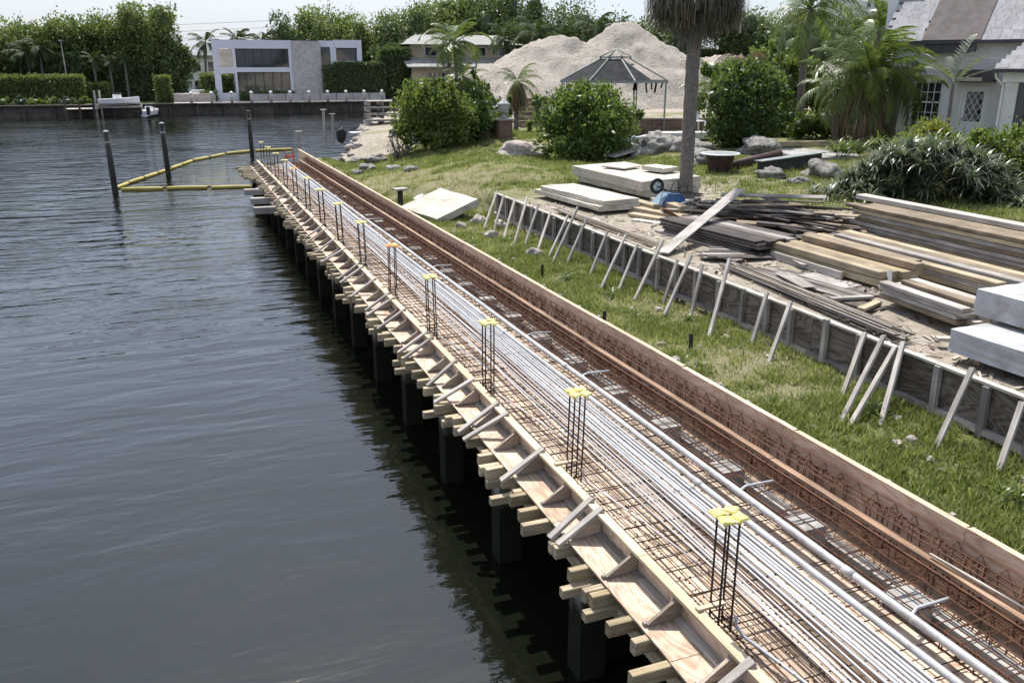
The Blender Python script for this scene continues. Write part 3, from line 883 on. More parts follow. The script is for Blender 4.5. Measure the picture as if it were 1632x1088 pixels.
# ------------------------------------------------------------ retaining formwork
ret = thing('retaining_formwork', 'low weathered plywood retaining form with braces along the lumber yard', 'formwork', (9.15, 15, 1.0))
RY0, RY1 = 3.0, 25.1
y = RY0
while y < RY1 - .2:
    y2 = min(y + 2.44, RY1)
    beam('plywood_sheet', M['ply_old'], (9.18, y + .004, 1.40), (9.18 + rnd.uniform(-.01, .01), y2 - .004, 1.40), 0.022, 0.60, ret)
    beam('top_plate', M['pale'], (9.165 + rnd.uniform(-.015, .015), y + .006, 1.722 + rnd.uniform(-.008, .008)), (9.165 + rnd.uniform(-.015, .015), y2 - .006, 1.722), 0.10, 0.038, ret, bev=.003)
    beam('bottom_plate', M['grey'], (9.125, y + .006, 1.10), (9.125, y2 - .006, 1.10), 0.085, 0.075, ret)
    y = y2
y = RY0 + .3
while y < RY1:
    beam('stud', M['grey'], (9.115, y, 0.98), (9.115 + rnd.uniform(-.01, .01), y + rnd.uniform(-.03, .03), 1.715 + rnd.uniform(-.02, .07)), 0.09, 0.075, ret, up=(1, 0, 0), bev=.003)
    y += 0.72 + rnd.uniform(-.1, .12)
BR = [(8.09, 23.03, 24.53, 1.84), (8.27, 22.68, 23.95, 1.78), (8.1, 21.45, 23.03, 1.81), (8.08, 20.62, 22.05, 2.02), (8.23, 20.25, 21.28, 1.9), (8.16, 19.27, 20.48, 1.79), (8.12, 18.51, 19.36, 1.91), (7.96, 17.91, 18.81, 2.2), (8.36, 17.92, 18.31, 1.98), (8.4, 16.74, 17.21, 1.88), (8.06, 15.54, 16.33, 1.96), (8.44, 15.41, 15.82, 1.83), (8.37, 14.61, 14.78, 2.13), (8.79, 14.19, 14.19, 1.84), (8.34, 13.4, 13.72, 2.02), (8.75, 13.13, 13.32, 1.92), (8.19, 11.72, 12.49, 2.21), (8.55, 11.03, 11.37, 1.85), (8.29, 10.23, 10.76, 1.85), (8.49, 8.8, 9.1, 1.81), (7.74, 8.01, 8.74, 1.87), (7.76, 7.87, 8.52, 1.75), (8.18, 7.75, 8.39, 1.88), (8.34, 7.0, 7.26, 1.88), (8.6, 6.31, 6.52, 1.70), (8.2, 4.6, 4.9, 1.82)]
for (xb, yb, yt, zt) in BR:
    beam('brace', M['pale' if rnd.random() < .4 else 'grey'], (xb, yb, .98), (9.06, yt, zt), 0.075, 0.040, ret, up=(-1, 0, .6), bev=.003)

# ------------------------------------------------------------ precast slabs and blocks
def block(name, label, cat, m, x0, x1, y0, y1, z0, z1, rz=0, tilt=None, bev=.015, group=None):
    bm = bmesh.new()
    bmesh.ops.create_cube(bm, size=1)
    bmesh.ops.scale(bm, vec=(x1 - x0, y1 - y0, z1 - z0), verts=bm.verts)
    if min(x1 - x0, y1 - y0) > .5 and m in (M['foam'], M['precast']):      # edges of cast slabs are never true
        bmesh.ops.subdivide_edges(bm, edges=bm.edges[:], cuts=5, use_grid_fill=True)
        q_ = random.Random(int((x0 + y0) * 100))
        for v_ in bm.verts:
            v_.co += Vector((q_.gauss(0, .006), q_.gauss(0, .006), q_.gauss(0, .005)))
        bev = 0
    if bev: bmesh.ops.bevel(bm, geom=bm.edges[:], offset=bev, segments=2, affect='EDGES')
    me = bpy.data.meshes.new(name); bm.to_mesh(me); bm.free()
    mw = Matrix.Translation(((x0 + x1) / 2, (y0 + y1) / 2, (z0 + z1) / 2)) @ Matrix.Rotation(rz, 4, 'Z')
    if tilt: mw = mw @ Matrix.Rotation(tilt[0], 4, 'X') @ Matrix.Rotation(tilt[1], 4, 'Y')
    o = link(name, me, m, None, mw)
    return tag(o, label, cat, group)
block('precast_block', 'long pale grey precast concrete block resting behind the retaining form', 'concrete block', M['precast'], 9.62, 10.55, 3.6, 8.1, 1.79, 2.10, R(1.5))
block('precast_block', 'pale grey precast concrete block stacked on top, set back', 'concrete block', M['precast'], 10.35, 11.3, 3.8, 8.4, 2.16, 2.52, R(2))
for y in (4.6, 6.2, 7.7):
    tag(beam('timber_block', M['brownlum'], (9.66, y, 1.745), (10.5, y, 1.745), .09, .085), 'short timber bearer under the lower precast block', 'timber', 'bearers under the lower block')
    tag(beam('timber_block', M['brownlum'], (10.4, y, 2.13), (11.25, y, 2.13), .09, .055), 'short timber bearer between the two precast blocks', 'timber', 'bearers between the blocks')
block('foam_slab', 'cream foam slab tilted on the grass beside the back form wall', 'slab', M['foam'], -.80, .80, -1.05, 1.05, -.11, .11, bev=.02)
sl = bpy.data.objects['foam_slab']
sl.matrix_basis = Matrix.Translation((7.55, 25.7, 1.30)) @ Matrix.Rotation(R(16), 4, 'Z') @ Matrix.Rotation(R(-17), 4, 'Y') @ Matrix.Rotation(R(3), 4, 'X')
block('cream_slab', 'lower of two cream slabs stacked beside the retaining form', 'slab', M['foam'], 10.2, 11.5, 20.2, 24.0, 1.80, 1.93, R(4))
block('cream_slab', 'upper of two cream slabs stacked beside the retaining form', 'slab', M['foam'], 10.3, 11.45, 20.25, 23.7, 1.935, 2.07, R(6))
block('cream_block', 'long cream block on the ground beside the wheelbarrow, lower one', 'slab', M['foam'], 12.5, 14.3, 21.6, 25.8, 1.86, 2.07, R(3))
block('cream_block', 'broad cream block lying on top of the long block by the palm', 'slab', M['foam'], 12.35, 14.35, 21.6, 26.0, 2.08, 2.36, R(2), (0, R(-1.5)))
block('loose_board', 'thin pale board lying on the broad cream block', 'board', M['pale'], 12.9, 13.7, 24.0, 25.0, 2.405, 2.445, R(20), (0, R(-1.5)), .004)
block('cream_offcut', 'small cream offcut on the palm end of the broad block', 'slab', M['foam'], 13.6, 14.2, 22.6, 23.6, 2.42, 2.55, R(12), (0, R(-1.5)), .01)
for i, (x0, y0, x1, y1, z, w_, t_) in enumerate(((11.75, 22.6, 11.85, 19.7, 1.86, .28, .2), (11.5, 20.3, 11.9, 18.5, 1.80, .3, .13), (11.0, 19.6, 11.6, 18.0, 1.79, .3, .08), (12.3, 20.6, 12.2, 18.9, 1.90, .30, .24), (10.7, 18.9, 11.3, 17.7, 1.77, .25, .05))):
    tag(beam('timber', M['treated' if i != 4 else 'pale'], (x0, y0, z), (x1, y1, z), w_, t_, bev=.01), 'short thick tan timber lying loose between slabs and wheelbarrow', 'timber', 'loose timbers by the slabs')

# ------------------------------------------------------------ lumber
def stack(label, group, m, x0, x1, y0, y1, z0, nx, nz, t, gap=.004, jl=.12, rz=0.0, skip=0.0, ms=None, name='plank', sq=False):
    """boards lying along Y, nx across and nz layers, each a thing of its own"""
    w = (x1 - x0) / nx
    c = Vector(((x0 + x1) / 2, (y0 + y1) / 2, 0))
    rot = Matrix.Rotation(rz, 4, 'Z')
    for k in range(nz):
        for i in range(nx):
            if rnd.random() < skip and k == nz - 1: continue
            a = rnd.uniform(-jl, jl); b_ = rnd.uniform(-jl, jl)
            x = x0 + w * (i + .5) + rnd.uniform(-.012, .012)
            z = z0 + t * (k + .5) + k * gap + rnd.uniform(0, gap * .8)
            q = rnd.uniform(-.012, .012)
            L = round(((y1 + b_) - (y0 + a)) / .04) * .04
            ym = (y0 + y1 + a + b_) / 2
            p0 = c + rot @ (Vector((x - q, ym - L / 2, z)) - c); p1 = c + rot @ (Vector((x + q, ym + L / 2, z)) - c)
            tag(beam(name, m if not ms else M[rnd.choice(ms)], p0, p1, round(w * .93, 3), t, bev=.010), label, name, group)
G1 = lambda x, y: gz(x, y)
stack('long brown board in the tall stack beside the strappy plants', 'tall long stack', M['brownlum'], 14.0, 15.2, 6.0, 15.1, 1.93, 4, 7, 0.078, gap=.009, jl=.2, ms=['brownlum', 'brownlum', 'brownlum', 'grey', 'treated'], rz=R(-1))
tag(beam('plank', M['pale'], (14.75, 6.0, 2.60), (14.85, 15.6, 2.60), .30, .10, bev=.006), 'bleached thick plank lying alone on top of the tall long stack', 'plank')
for y in (7.5, 10.0, 12.4, 14.5):
    tag(beam('bearer', M['brownlum'], (13.9, y, 1.89), (15.25, y, 1.89), .09, .07), 'timber bearer under the tall long stack', 'timber', 'bearers under the tall stack')
stack('yellow treated post in the bundle with a white end tag', 'tagged post bundle', M['yellow'], 11.2, 12.15, 11.05, 14.0, 1.80, 5, 3, 0.13, gap=.014, jl=.16, skip=.35, ms=['yellow', 'treated', 'brownlum'], name='post', rz=R(1))
tag(beam('plank', M['grey'], (11.12, 11.9, 1.84), (11.10, 13.9, 1.84), .05, .15, bev=.004), 'grey plank standing on edge along the tagged post bundle', 'plank')
tag(MB().add([(11.22, 10.975, 2.12), (11.34, 10.965, 2.13), (11.37, 10.96, 1.86), (11.31, 10.955, 1.84), (11.22, 10.97, 2.126), (11.34, 10.96, 2.136)], [(0, 1, 2, 3), (0, 1, 5, 4)]).build('end_tag', M['white']), 'torn white paper tag on the end of the post bundle', 'tag')
stack('brown board in the flat stack between posts and tall stack', 'flat middle stack', M['brownlum'], 12.4, 13.5, 9.6, 14.4, 1.82, 5, 3, 0.09, jl=.35, ms=['brownlum', 'grey', 'treated', 'brownlum'], rz=R(-1), skip=.4)
stack('bleached board in the small stack near the precast blocks', 'small bleached stack', M['pale'], 10.55, 11.35, 8.75, 10.5, 1.84, 4, 4, 0.065, jl=.14, ms=['pale', 'pale', 'grey', 'brownlum'], rz=R(-4), skip=.3)
stack('pale yellow board in the low stack behind the precast blocks', 'low pale stack', M['pale'], 12.3, 13.3, 6.6, 8.8, 1.80, 5, 3, 0.06, jl=.2, ms=['pale', 'yellow'], rz=R(4))
stack('dark weathered board in the squared stack under the leaning plank', 'squared dark stack', M['darkgrey'], 10.55, 11.85, 14.1, 17.2, 1.76, 5, 6, 0.048, gap=.012, jl=.16, ms=['darkgrey', 'darkgrey', 'darkgrey', 'grey'], rz=R(7))
# messy heap of old boards
rr = random.Random(11)
for i in range(85):
    f = i / 85
    cx, cy = 13.2 + rr.gauss(0, .62), 16.6 + rr.gauss(0, .85)
    L = rr.choice([1.2, 1.6, 2.0, 2.4, 2.8])
    a = R(rr.gauss(-62, 20))
    hmax = .62 * math.exp(-((cx - 13.2) / 1.0) ** 2 - ((cy - 16.6) / 1.3) ** 2) + .05
    z = gz(cx, cy) + .03 + hmax * rr.uniform(.2, 1.0)
    t = rr.uniform(-.08, .08)
    d = Vector((math.cos(a), math.sin(a), t)) * (L / 2)
    c = Vector((cx, cy, z))
    tag(beam('old_board', M[rr.choice(['darkgrey', 'darkgrey', 'grey', 'brownlum'])], c - d, c + d, rr.choice([.10, .14, .19]), .028, up=(rr.uniform(-.2, .2), rr.uniform(-.2, .2), 1)),
        'splintered old board in the messy heap beyond the dark stack', 'board', 'messy heap of old boards')
for i in range(34):      # broken short pieces round the palm foot
    cx, cy = 12.9 + rr.gauss(0, .55), 19.4 + rr.gauss(0, .6)
    L = rr.choice([.3, .45, .6, .8])
    a = rr.uniform(0, PI)
    hmax = .34 * math.exp(-((cx - 12.9) / .8) ** 2 - ((cy - 19.4) / .8) ** 2)
    c = Vector((cx, cy, gz(cx, cy) + .03 + hmax * rr.uniform(.3, 1)))
    d = Vector((math.cos(a), math.sin(a), rr.uniform(-.2, .2))) * (L / 2)
    tag(beam('broken_board', M[rr.choice(['darkgrey', 'grey', 'pale', 'brownlum'])], c - d, c + d, rr.choice([.08, .12, .16]), .03, up=(rr.uniform(-.4, .4), rr.uniform(-.4, .4), 1)),
        'short broken board in the scrap pile before the palm trunk', 'board', 'scrap pile by the palm')
tag(beam('plank', M['grey'], (9.24, 15.05, 1.79), (12.6, 17.2, 2.66), .27, .035, bev=.003), 'wide grey plank leaning from the retaining form onto the dark stack', 'plank')
for i in range(4):
    tag(beam('plank', M['pale'], (13.2 + .25 * i, 19.0 - .2 * i, 1.86 + .01 * i), (16.0 + .1 * i, 18.6 - .35 * i, 1.98), .16, .03), 'pale plank lying flat on the sand beyond the heap', 'plank', 'pale planks on the sand')
# long thin strips lying beside the retaining form
for i in range(26):
    x = 9.36 + .022 * (i % 13); z = 1.765 + .022 * (i // 13) + .016 * ((i % 13) > 5)
    a = rr.uniform(-.25, .25)
    tag(beam('lath', M[rr.choice(['brownlum', 'grey', 'grey', 'brownlum'])], (x + .1, 21.0 + a, z), (x + .06 + rr.uniform(-.05, .05), 15.3 + a, z), .026, .016), 'long thin brown lath in the bundle beside the cream slabs', 'lath', 'brown lath bundle')
for i in range(34):
    x = 9.40 + .024 * (i % 17); z = 1.765 + .022 * (i // 17)
    a = rr.uniform(-.3, .3)
    tag(beam('lath', M[rr.choice(['darkgrey', 'grey', 'darkgrey', 'brownlum'])], (x + .32, 13.6 + a, z), (x + .02 + rr.uniform(-.06, .06), 9.0 + a, z), .026, .016), 'long thin dark lath in the bundle before the tagged posts', 'lath', 'dark lath bundle')
for i in range(16):
    x = 10.1 + .13 * i
    tag(beam('old_board', M['darkgrey' if i % 3 else 'grey'], (x, 13.6 - .1 * i + rr.uniform(-.2, .2), 1.745 + .004 * (i % 3)), (x + .25, 10.9 - .05 * i + rr.uniform(-.2, .2), 1.745 + .004 * (i % 3)), .12, .02) if i < 6 else
        beam('old_board', M['darkgrey' if i % 2 else 'grey'], (9.6 + rr.uniform(0, .8), 14.2 + .09 * (i - 6), 1.79 + .012 * (i % 4)), (11.6 + rr.uniform(0, .6), 13.4 + .09 * (i - 6), 1.79 + .012 * (i % 4)), .13, .022), 'flat dark old board on the ground before the dark stack', 'board', 'flat dark boards on the ground')
for (a_, b_, mk) in (((10.0, 10.9, 1.77), (10.75, 10.75, 1.77), 'grey'), ((10.0, 10.2, 1.77), (10.6, 10.45, 1.77), 'treated'), ((10.4, 8.6, 1.77), (11.3, 8.2, 1.77), 'treated'), ((9.9, 8.6, 1.77), (10.5, 8.3, 1.77), 'pale'), ((9.6, 18.4, 1.75), (9.9, 19.6, 1.75), 'pale'), ((12.3, 11.0, 1.77), (12.6, 9.2, 1.77), 'grey')):
    tag(beam('offcut', M[mk], a_, b_, .13, .05, bev=.003), 'short timber offcut lying loose on the dirt', 'timber', 'loose timber offcuts')

# ------------------------------------------------------------ wheelbarrow, upside down
wx, wy, wz = 12.35, 20.0, 2.03
wb = thing('wheelbarrow', 'blue wheelbarrow lying upside down with its wheel in the air', 'wheelbarrow', (wx, wy, wz))
T = lambda x, y, z: (wx + x * .88, wy + y * .88, wz - .1 + z * .88)
def tray(m, name, pts0, pts1):
    mb = MB().add([T(*p) for p in pts0 + pts1], [(0, 1, 5, 4), (1, 2, 6, 5), (2, 3, 7, 6), (3, 0, 4, 7), (4, 5, 6, 7)])
    mb.build(name, m, wb)
rimp = [(-.45, -.32, 0), (.5, -.36, 0), (.5, .36, 0), (-.45, .32, 0)]
botp = [(-.12, -.2, .34), (.36, -.22, .30), (.36, .22, .30), (-.12, .2, .34)]
tray(M['blue'], 'tray', rimp, botp)
MB().tube([T(*p) for p in rimp + rimp[:1]], .014, 6).build('tray_rim', M['bluepale'], wb)
MB().add([T(-.45, -.32, .002), T(-.45, .32, .002), T(-.12, .2, .345), T(-.12, -.2, .345), T(-.46, -.32, .002), T(-.46, .32, .002), T(-.13, .2, .35), T(-.13, -.2, .35)], [(0, 1, 2, 3), (7, 6, 5, 4), (0, 4, 5, 1), (1, 5, 6, 2), (2, 6, 7, 3), (3, 7, 4, 0)]).build('nose_panel', M['bluepale'], wb)
tyre = MB()
ring = [(math.cos(q * PI / 10) * .19, 0, math.sin(q * PI / 10) * .19) for q in range(21)]
tyre.tube([T(-.42 + p[0], p[1], .56 + p[2]) for p in ring], .048, 8, cap=False)
wh = tyre.build('tyre', M['black'], wb, smooth=True)
rim = MB().tube([T(-.42 + p[0] * .72, p[1], .56 + p[2] * .72) for p in ring], .02, 6, cap=False)
for q in range(5):
    a = q * 2 * PI / 5
    rim.bar(T(-.42, 0, .56), T(-.42 + .14 * math.cos(a), 0, .56 + .14 * math.sin(a)), .03, .02, (0, 1, 0))
rim.tube([T(-.42, -.09, .56), T(-.42, .09, .56)], .02, 8)
rim.build('rim', M['bluepale'], wb)
for s_ in (-1, 1):
    MB().tube([T(-.42, s_ * .1, .56), T(.0, s_ * .2, .37), T(.5, s_ * .26, .34), T(1.05, s_ * .3, .28)], .02, 6).build('handle', M['dark_metal'], wb)
    MB().tube([T(.2, s_ * .22, .34), T(.32, s_ * .24, .62), T(.46, s_ * .25, .66), T(.55, s_ * .25, .34)], .014, 6).build('leg', M['dark_metal'], wb)
tag(beam('rusty_sheet', M['rustmetal'], (12.0, 19.35, 1.80), (11.3, 17.9, 2.02), .5, .012, up=(.6, -.2, 1)), 'bent rusty metal sheet propped before the wheelbarrow', 'metal sheet')

# ------------------------------------------------------------ rocks and small yard things
def rock(label, loc, s, m, seed, group=None, name='rock', cat='rock', flat=1.0, parent=None):
    bm = bmesh.new()
    bmesh.ops.create_icosphere(bm, subdivisions=4, radius=1)
    q = random.Random(seed)
    ks = [(Vector((q.gauss(0, 1), q.gauss(0, 1), q.gauss(0, 1))) * f, q.uniform(0, 6), .13 / f ** .75) for f in (1, 1.6, 2.4, 3.6, 5) for _ in range(2)]
    for v in bm.verts:
        d = 1 + sum(a * math.sin(k.dot(v.co) * 1.6 + p) for k, p, a in ks)
        v.co = Vector((v.co.x * s[0], v.co.y * s[1], v.co.z * s[2])) * d
    me = bpy.data.meshes.new(name); bm.to_mesh(me); bm.free(); me.shade_smooth()
    o = link(name, me, m, parent, Matrix.Translation(loc) @ Matrix.Rotation(q.uniform(0, 3), 4, 'Z'))
    return tag(o, label, cat, group)
def grock(label, x, y, s, m, seed, group=None, sink=.3):
    return rock(label, (x, y, gz(x, y) + s[2] * (1 - sink) * .5), s, m, seed, group)
for i, (x, y, r) in enumerate(((7.9, 38.0, .5), (8.6, 35.8, .42), (8.9, 40.5, .7), (9.7, 44.0, .5), (7.35, 37.4, .36), (8.3, 42.5, .55), (7.7, 44.0, .45), (8.7, 33.6, .35))):
    grock('pale boulder half sunk in the grassy slope behind the far form wall', x, y, (r * .7, r * .6, r * .4), M['rock'], 20 + i, 'boulders on the grassy slope')
for i, (x, y, r) in enumerate(((7.95, 21.9, .20), (8.3, 24.1, .28), (8.0, 19.0, .22), (8.75, 23.4, .22), (7.6, 23.6, .16))):
    grock('small stone on the grass before the retaining form', x, y, (r, r * .8, r * .7), M['rubble'], 40 + i, 'stones before the retaining form')
for i in range(42):      # pale rubble at the point
    y = rr.uniform(46.5, 64); sx = float(np.interp(y, SHORE_Y, SHORE_X)); x = sx + rr.uniform(-.3, 2.6); r = rr.uniform(.12, .38)
    rock('pale rubble stone piled on the shore point past the dock', (x, y, max(gz(x, y), -.8) + r * .1), (r * 1.2, r, r * .55), M['rubble'], 60 + i, 'rubble at the shore point')
for i, (x, y, r) in enumerate(((18.2, 23.1, .62), (19.6, 22.4, .66), (18.0, 21.6, .3))):
    grock('grey boulder in the grass before the dark steel beam', x, y, (r, r * .7, r * .5), M['rock'], 120 + i, 'boulders by the steel beam')
grock('large pale boulder at the foot of the round leafy bush', 14.05, 34.9, (1.25, .65, .5), M['rubble'], 131)
grock('broad mottled boulder under the ruined gazebo', 19.0, 32.2, (1.1, .8, .55), M['rock'], 132)
grock('flat mottled boulder beside the tall palm trunk and gazebo', 20.2, 31.0, (.8, .7, .4), M['rock'], 133)
grock('dark boulder at the right foot of the dense dark bush', 22.2, 29.2, (1.0, .8, .42), M['rock'], 134)
grock('dark boulder beside the round table', 18.4, 27.6, (.8, .6, .45), M['rock'], 135)
for i in range(26):      # building debris under the gazebo
    x, y = 18.6 + rr.uniform(-1.2, 3.5), 34.0 + rr.uniform(-1, 2.6)
    s_ = rr.uniform(.15, .4)
    block('debris_block', 'broken white masonry piece in the debris under the gazebo', 'debris', M['rubble' if i % 2 else 'white'], x - s_, x + s_, y - s_ * .6, y + s_ * .6, gz(x, y), gz(x, y) + s_ * .7, rr.uniform(0, 3), (rr.uniform(-.3, .3), rr.uniform(-.3, .3)), .02, 'debris under the gazebo')
tag(beam('sheet', M['grey'], (16.6, 31.6, 1.95), (19.0, 32.4, 2.30), .7, .03), 'grey flat sheet sloping up against the mottled boulder', 'sheet')

# T-shaped post and white bin on the slope
tp = thing('stub_post', 'short grey post with flat pale cap beside the back form wall', 'post', (6.95, 28.3, 1.0))
MB().lathe([(.10, 0), (.095, .5)], 10, (6.95, 28.3, 1.0)).build('shaft', M['pole_d'], tp)
block('cap_board', None, None, M['pale'], 6.72, 7.18, 28.1, 28.5, 1.50, 1.56, R(10), None, .008)
setp(bpy.data.objects['cap_board'], tp)
bk = thing('plastic_bucket', 'white plastic bucket tipped on the slope behind the cream slab', 'bucket', (7.45, 27.0, 1.25))
o = MB().lathe([(.13, 0), (.16, .36), (.175, .36), (.175, .39), (.15, .39)], 18, (0, 0, 0)).build('bucket_body', M['white'], bk, smooth=False)
o.matrix_basis = Matrix.Translation((7.4, 27.0, gz(7.4, 27) + .05)) @ Matrix.Rotation(R(-25), 4, 'Y')
setp(o, bk)
for i, (x, y) in enumerate(((7.35, 17.0), (6.95, 13.2), (7.5, 11.2))):
    tag(MB().lathe([(.035, 0), (.035, .28), (.028, .29)], 8, (x, y, gz(x, y))).build('survey_stake', M['pole_d']), 'short dark stake driven into the grass strip', 'stake', 'stakes in the grass strip')

# table, pipe and beam by the dense bush
tx, ty = 17.55, 25.2; tzz = gz(tx, ty)
t = thing('garden_table', 'round glass-topped table on a dark maroon barrel base', 'table', (tx, ty, tzz))
MB().lathe([(.34, 0), (.40, .08), (.46, .45), (.50, .60)], 20, (tx, ty, tzz)).build('base', M['maroon'], t, smooth=False)
MB().lathe([(.62, .60), (.64, .615), (.64, .635), (.60, .645)], 28, (tx, ty, tzz)).build('top', M['glasstop'] if 'glasstop' in M else M['glass'], t)
MB().tube([(tx + .64 * math.cos(q * PI / 14), ty + .64 * math.sin(q * PI / 14), tzz + .625) for q in range(29)], .025, 6, cap=False).build('rim', M['white'], t)
tag(MB().tube([(18.3, 25.4, gz(18.3, 25.4) + .14), (21.6, 27.2, gz(21.6, 27.2) + .2)], .17, 14).build('drain_pipe', M['maroon'], smooth=True), 'rusty red pipe length lying by the round table', 'pipe')
M['frame_g'] = mottled('grey_green_paint', (0.16, 0.18, 0.17), (0.26, 0.28, 0.27), 3.0, bs=0)
ib = thing('steel_beam', 'dark channel-shaped steel beam lying by the boulders', 'beam', (19.6, 24.1, 2.0))
d0, d1 = Vector((18.2, 23.95, gz(18.2, 24) + .24)), Vector((21.4, 24.6, gz(21.4, 24.6) + .26))
for (oz, w_, t_, nm) in ((.20, .36, .03, 'flange'), (0, .03, .40, 'web'), (-.20, .36, .03, 'flange')):
    MB().bar(d0 + Vector((0, 0, oz)), d1 + Vector((0, 0, oz)), w_, t_).build(nm, M['frame_g'] if oz > 0 else M['dark_metal'], ib)
block('stepping_slab', 'pale paving slab path section behind the steel beam', 'slab', M['concrete'], 22.3, 25.2, 25.6, 29.4, gz(23.5, 27.5) - .05, gz(23.5, 27.5) + .06, R(-20))
tag(beam('edging_log', M['treated'], (23.5, 30.2, gz(24, 30) + .1), (27.2, 28.6, gz(27, 29) + .1), .2, .18), 'long pale edging timber along the paved path', 'timber')
block('kerb_slab', 'white concrete edging on the lawn behind the strappy plants', 'slab', M['precast'], 17.2, 21.0, 12.5, 13.3, 2.0, 2.13, R(5))

# ------------------------------------------------------------ gazebo frame
gx, gy_, gr = 20.6, 38.9, 2.78
gb = gz(gx, gy_)
ga = thing('gazebo', 'ruined metal gazebo frame with torn dark canopy before the sand pile', 'gazebo', (gx, gy_, gb))
M['frame'] = mottled('grey_green_metal', (0.20, 0.21, 0.19), (0.30, 0.31, 0.29), 4.0, rough=.6, bs=0)
EV, AP, UR = gb + 2.62, gb + 4.12, gb + 3.74
def ringp(r, z, k, n=8): 
    a = (k + .5) * 2 * PI / n + .25
    return Vector((gx + r * math.cos(a), gy_ + r * math.sin(a), z))
for k in range(8):
    MB().tube([ringp(gr * .97, gb, k), ringp(gr * .97, EV, k)], .04, 6).build('post', M['frame'], ga)
    MB().bar(ringp(gr, EV, k), ringp(gr, EV, k + 1), .06, .10).build('eave_rail', M['frame'], ga)
    MB().tube([ringp(gr, EV + .05, k), ringp(.75, UR - .05, k)], .04, 6).build('rafter', M['frame'], ga)
    MB().tube([ringp(.8, UR + .05, k), (gx, gy_, AP)], .03, 6).build('top_rafter', M['frame'], ga)
    MB().bar(ringp(.8, UR, k), ringp(.8, UR, k + 1), .05, .06).build('collar_rail', M['frame'], ga)
for k in (3, 4, 5, 6, 1):
    a, b_, c, d = ringp(gr, EV + .03, k), ringp(gr, EV + .03, k + 1), ringp(.78, UR - .1, k + 1), ringp(.78, UR - .1, k)
    if k in (4, 3):      # whole panel
        vs = [a, b_, c, d]
    else:               # torn away diagonally
        vs = [a, a.lerp(b_, .55), d.lerp(c, .15), d]
    n = Vector((0, 0, .012))
    MB().add(list(vs) + [v + n for v in vs], [(0, 1, 2, 3), (7, 6, 5, 4), (0, 4, 5, 1), (1, 5, 6, 2), (2, 6, 7, 3), (3, 7, 4, 0)]).build('canopy_panel', M['tarp'], ga)
for k in range(14):
    p = ringp(gr, EV, rr.choice([4, 5, 5, 6, 6, 7])).lerp(ringp(gr, EV, 5), rr.random() * .8)
    L = rr.uniform(.15, .6); w_ = rr.uniform(.04, .12)
    MB().bar(p, p + Vector((rr.uniform(-.1, .1), 0, -L)), w_, .008, (0, 1, 0)).build('torn_strip', M['tarp'], ga)
# low brick walls, urn, chair and planks round the gazebo
def brick_wall(label, x0, y0, x1, y1, h, courses, cap=True):
    t = thing('brick_wall', label, 'wall', (x0, y0, gz(x0, y0)))
    a, b_ = Vector((x0, y0, 0)), Vector((x1, y1, 0))
    L = (b_ - a).length; n = max(2, int(L / .42)); z0 = min(gz(x0, y0), gz(x1, y1)) - .1
    ch = h / courses
    beam('mortar_core', M['concrete'], a + Vector((0, 0, z0 + h / 2 - .01)), b_ + Vector((0, 0, z0 + h / 2 - .01)), .16, h - .04, t)
    for k in range(courses):
        for i in range(n):
            f0 = (i + (.5 if k % 2 else 0)) / n; f1 = f0 + .94 / n
            f1 = min(f1, 1)
            if f1 - f0 < .1 / n: continue
            p, q = a.lerp(b_, f0), a.lerp(b_, f1)
            z = z0 + ch * (k + .5)
            beam('brick', M['brick'], (p.x, p.y, z), (q.x, q.y, z), .20, ch * .88, t)
    if cap:
        beam('coping', M['foam'], a + Vector((0, 0, z0 + h + .03)), b_ + Vector((0, 0, z0 + h + .03)), .30, .07, t)
brick_wall('low brown brick wall with pale coping behind the gazebo debris', 20.6, 37.4, 25.2, 36.0, 1.0, 6)
brick_wall('short brown brick wall between the urn and the leafy shrubs', 13.2, 41.6, 14.7, 40.7, 1.1, 6, False)
ux, uy = 15.25, 40.3
ug = gz(ux, uy)
ped = thing('urn_pedestal', 'brown brick pedestal that carries the white garden urn', 'pedestal', (ux, uy, ug))
block('brick_pier', None, None, M['brick'], ux - .35, ux + .35, uy - .35, uy + .35, ug - .1, ug + .80, 0, None, .01)
setp(bpy.data.objects['brick_pier'], ped)
block('coping', None, None, M['concrete'], ux - .45, ux + .45, uy - .45, uy + .45, ug + .803, ug + .89, 0, None, .015)
setp([o for o in bpy.data.objects if o.name.startswith('coping')][-1], ped)
tag(MB().lathe([(.20, 0), (.20, .06), (.08, .12), (.07, .2), (.22, .34), (.30, .56), (.29, .62), (.33, .66), (.33, .70), (.2, .74), (.12, .86), (.05, .92)], 20, (ux, uy, ug + .89)).build('garden_urn', M['precast'], smooth=True), 'white lidded stone urn standing on the brick pedestal', 'urn')
bx_ = thing('timber_bin', 'brown timber plank bin between the urn palms and round bush', 'bin', (20.2, 48.5, 1.9))
for k in range(7):
    z = 1.85 + .26 * k
    beam('plank', M['brownlum'], (19.4, 48.9, z + .12), (22.4, 47.6, z + .12), .06, .245, bx_)
    beam('plank', M['brownlum'], (19.45, 48.95, z + .12), (20.3, 51.2, z + .12), .06, .245, bx_)
ch = thing('garden_chair', 'white plastic garden chair by the tall palm trunk', 'chair', (24.0, 37.0, gz(24, 35)))
cz = gz(24, 35) + .35
cx_, cy_ = 23.3, 35.6
MB().box(cx_ - .32, cx_ + .32, cy_ - .3, cy_ + .3, cz + .42, cz + .47).build('seat', M['white'], ch)
for i in range(5):
    MB().bar((cx_ - .26 + .13 * i, cy_ + .28, cz + .5), (cx_ - .26 + .13 * i, cy_ + .40, cz + 1.15), .11, .03, (0, -1, 0)).build('back_slat', M['white'], ch)
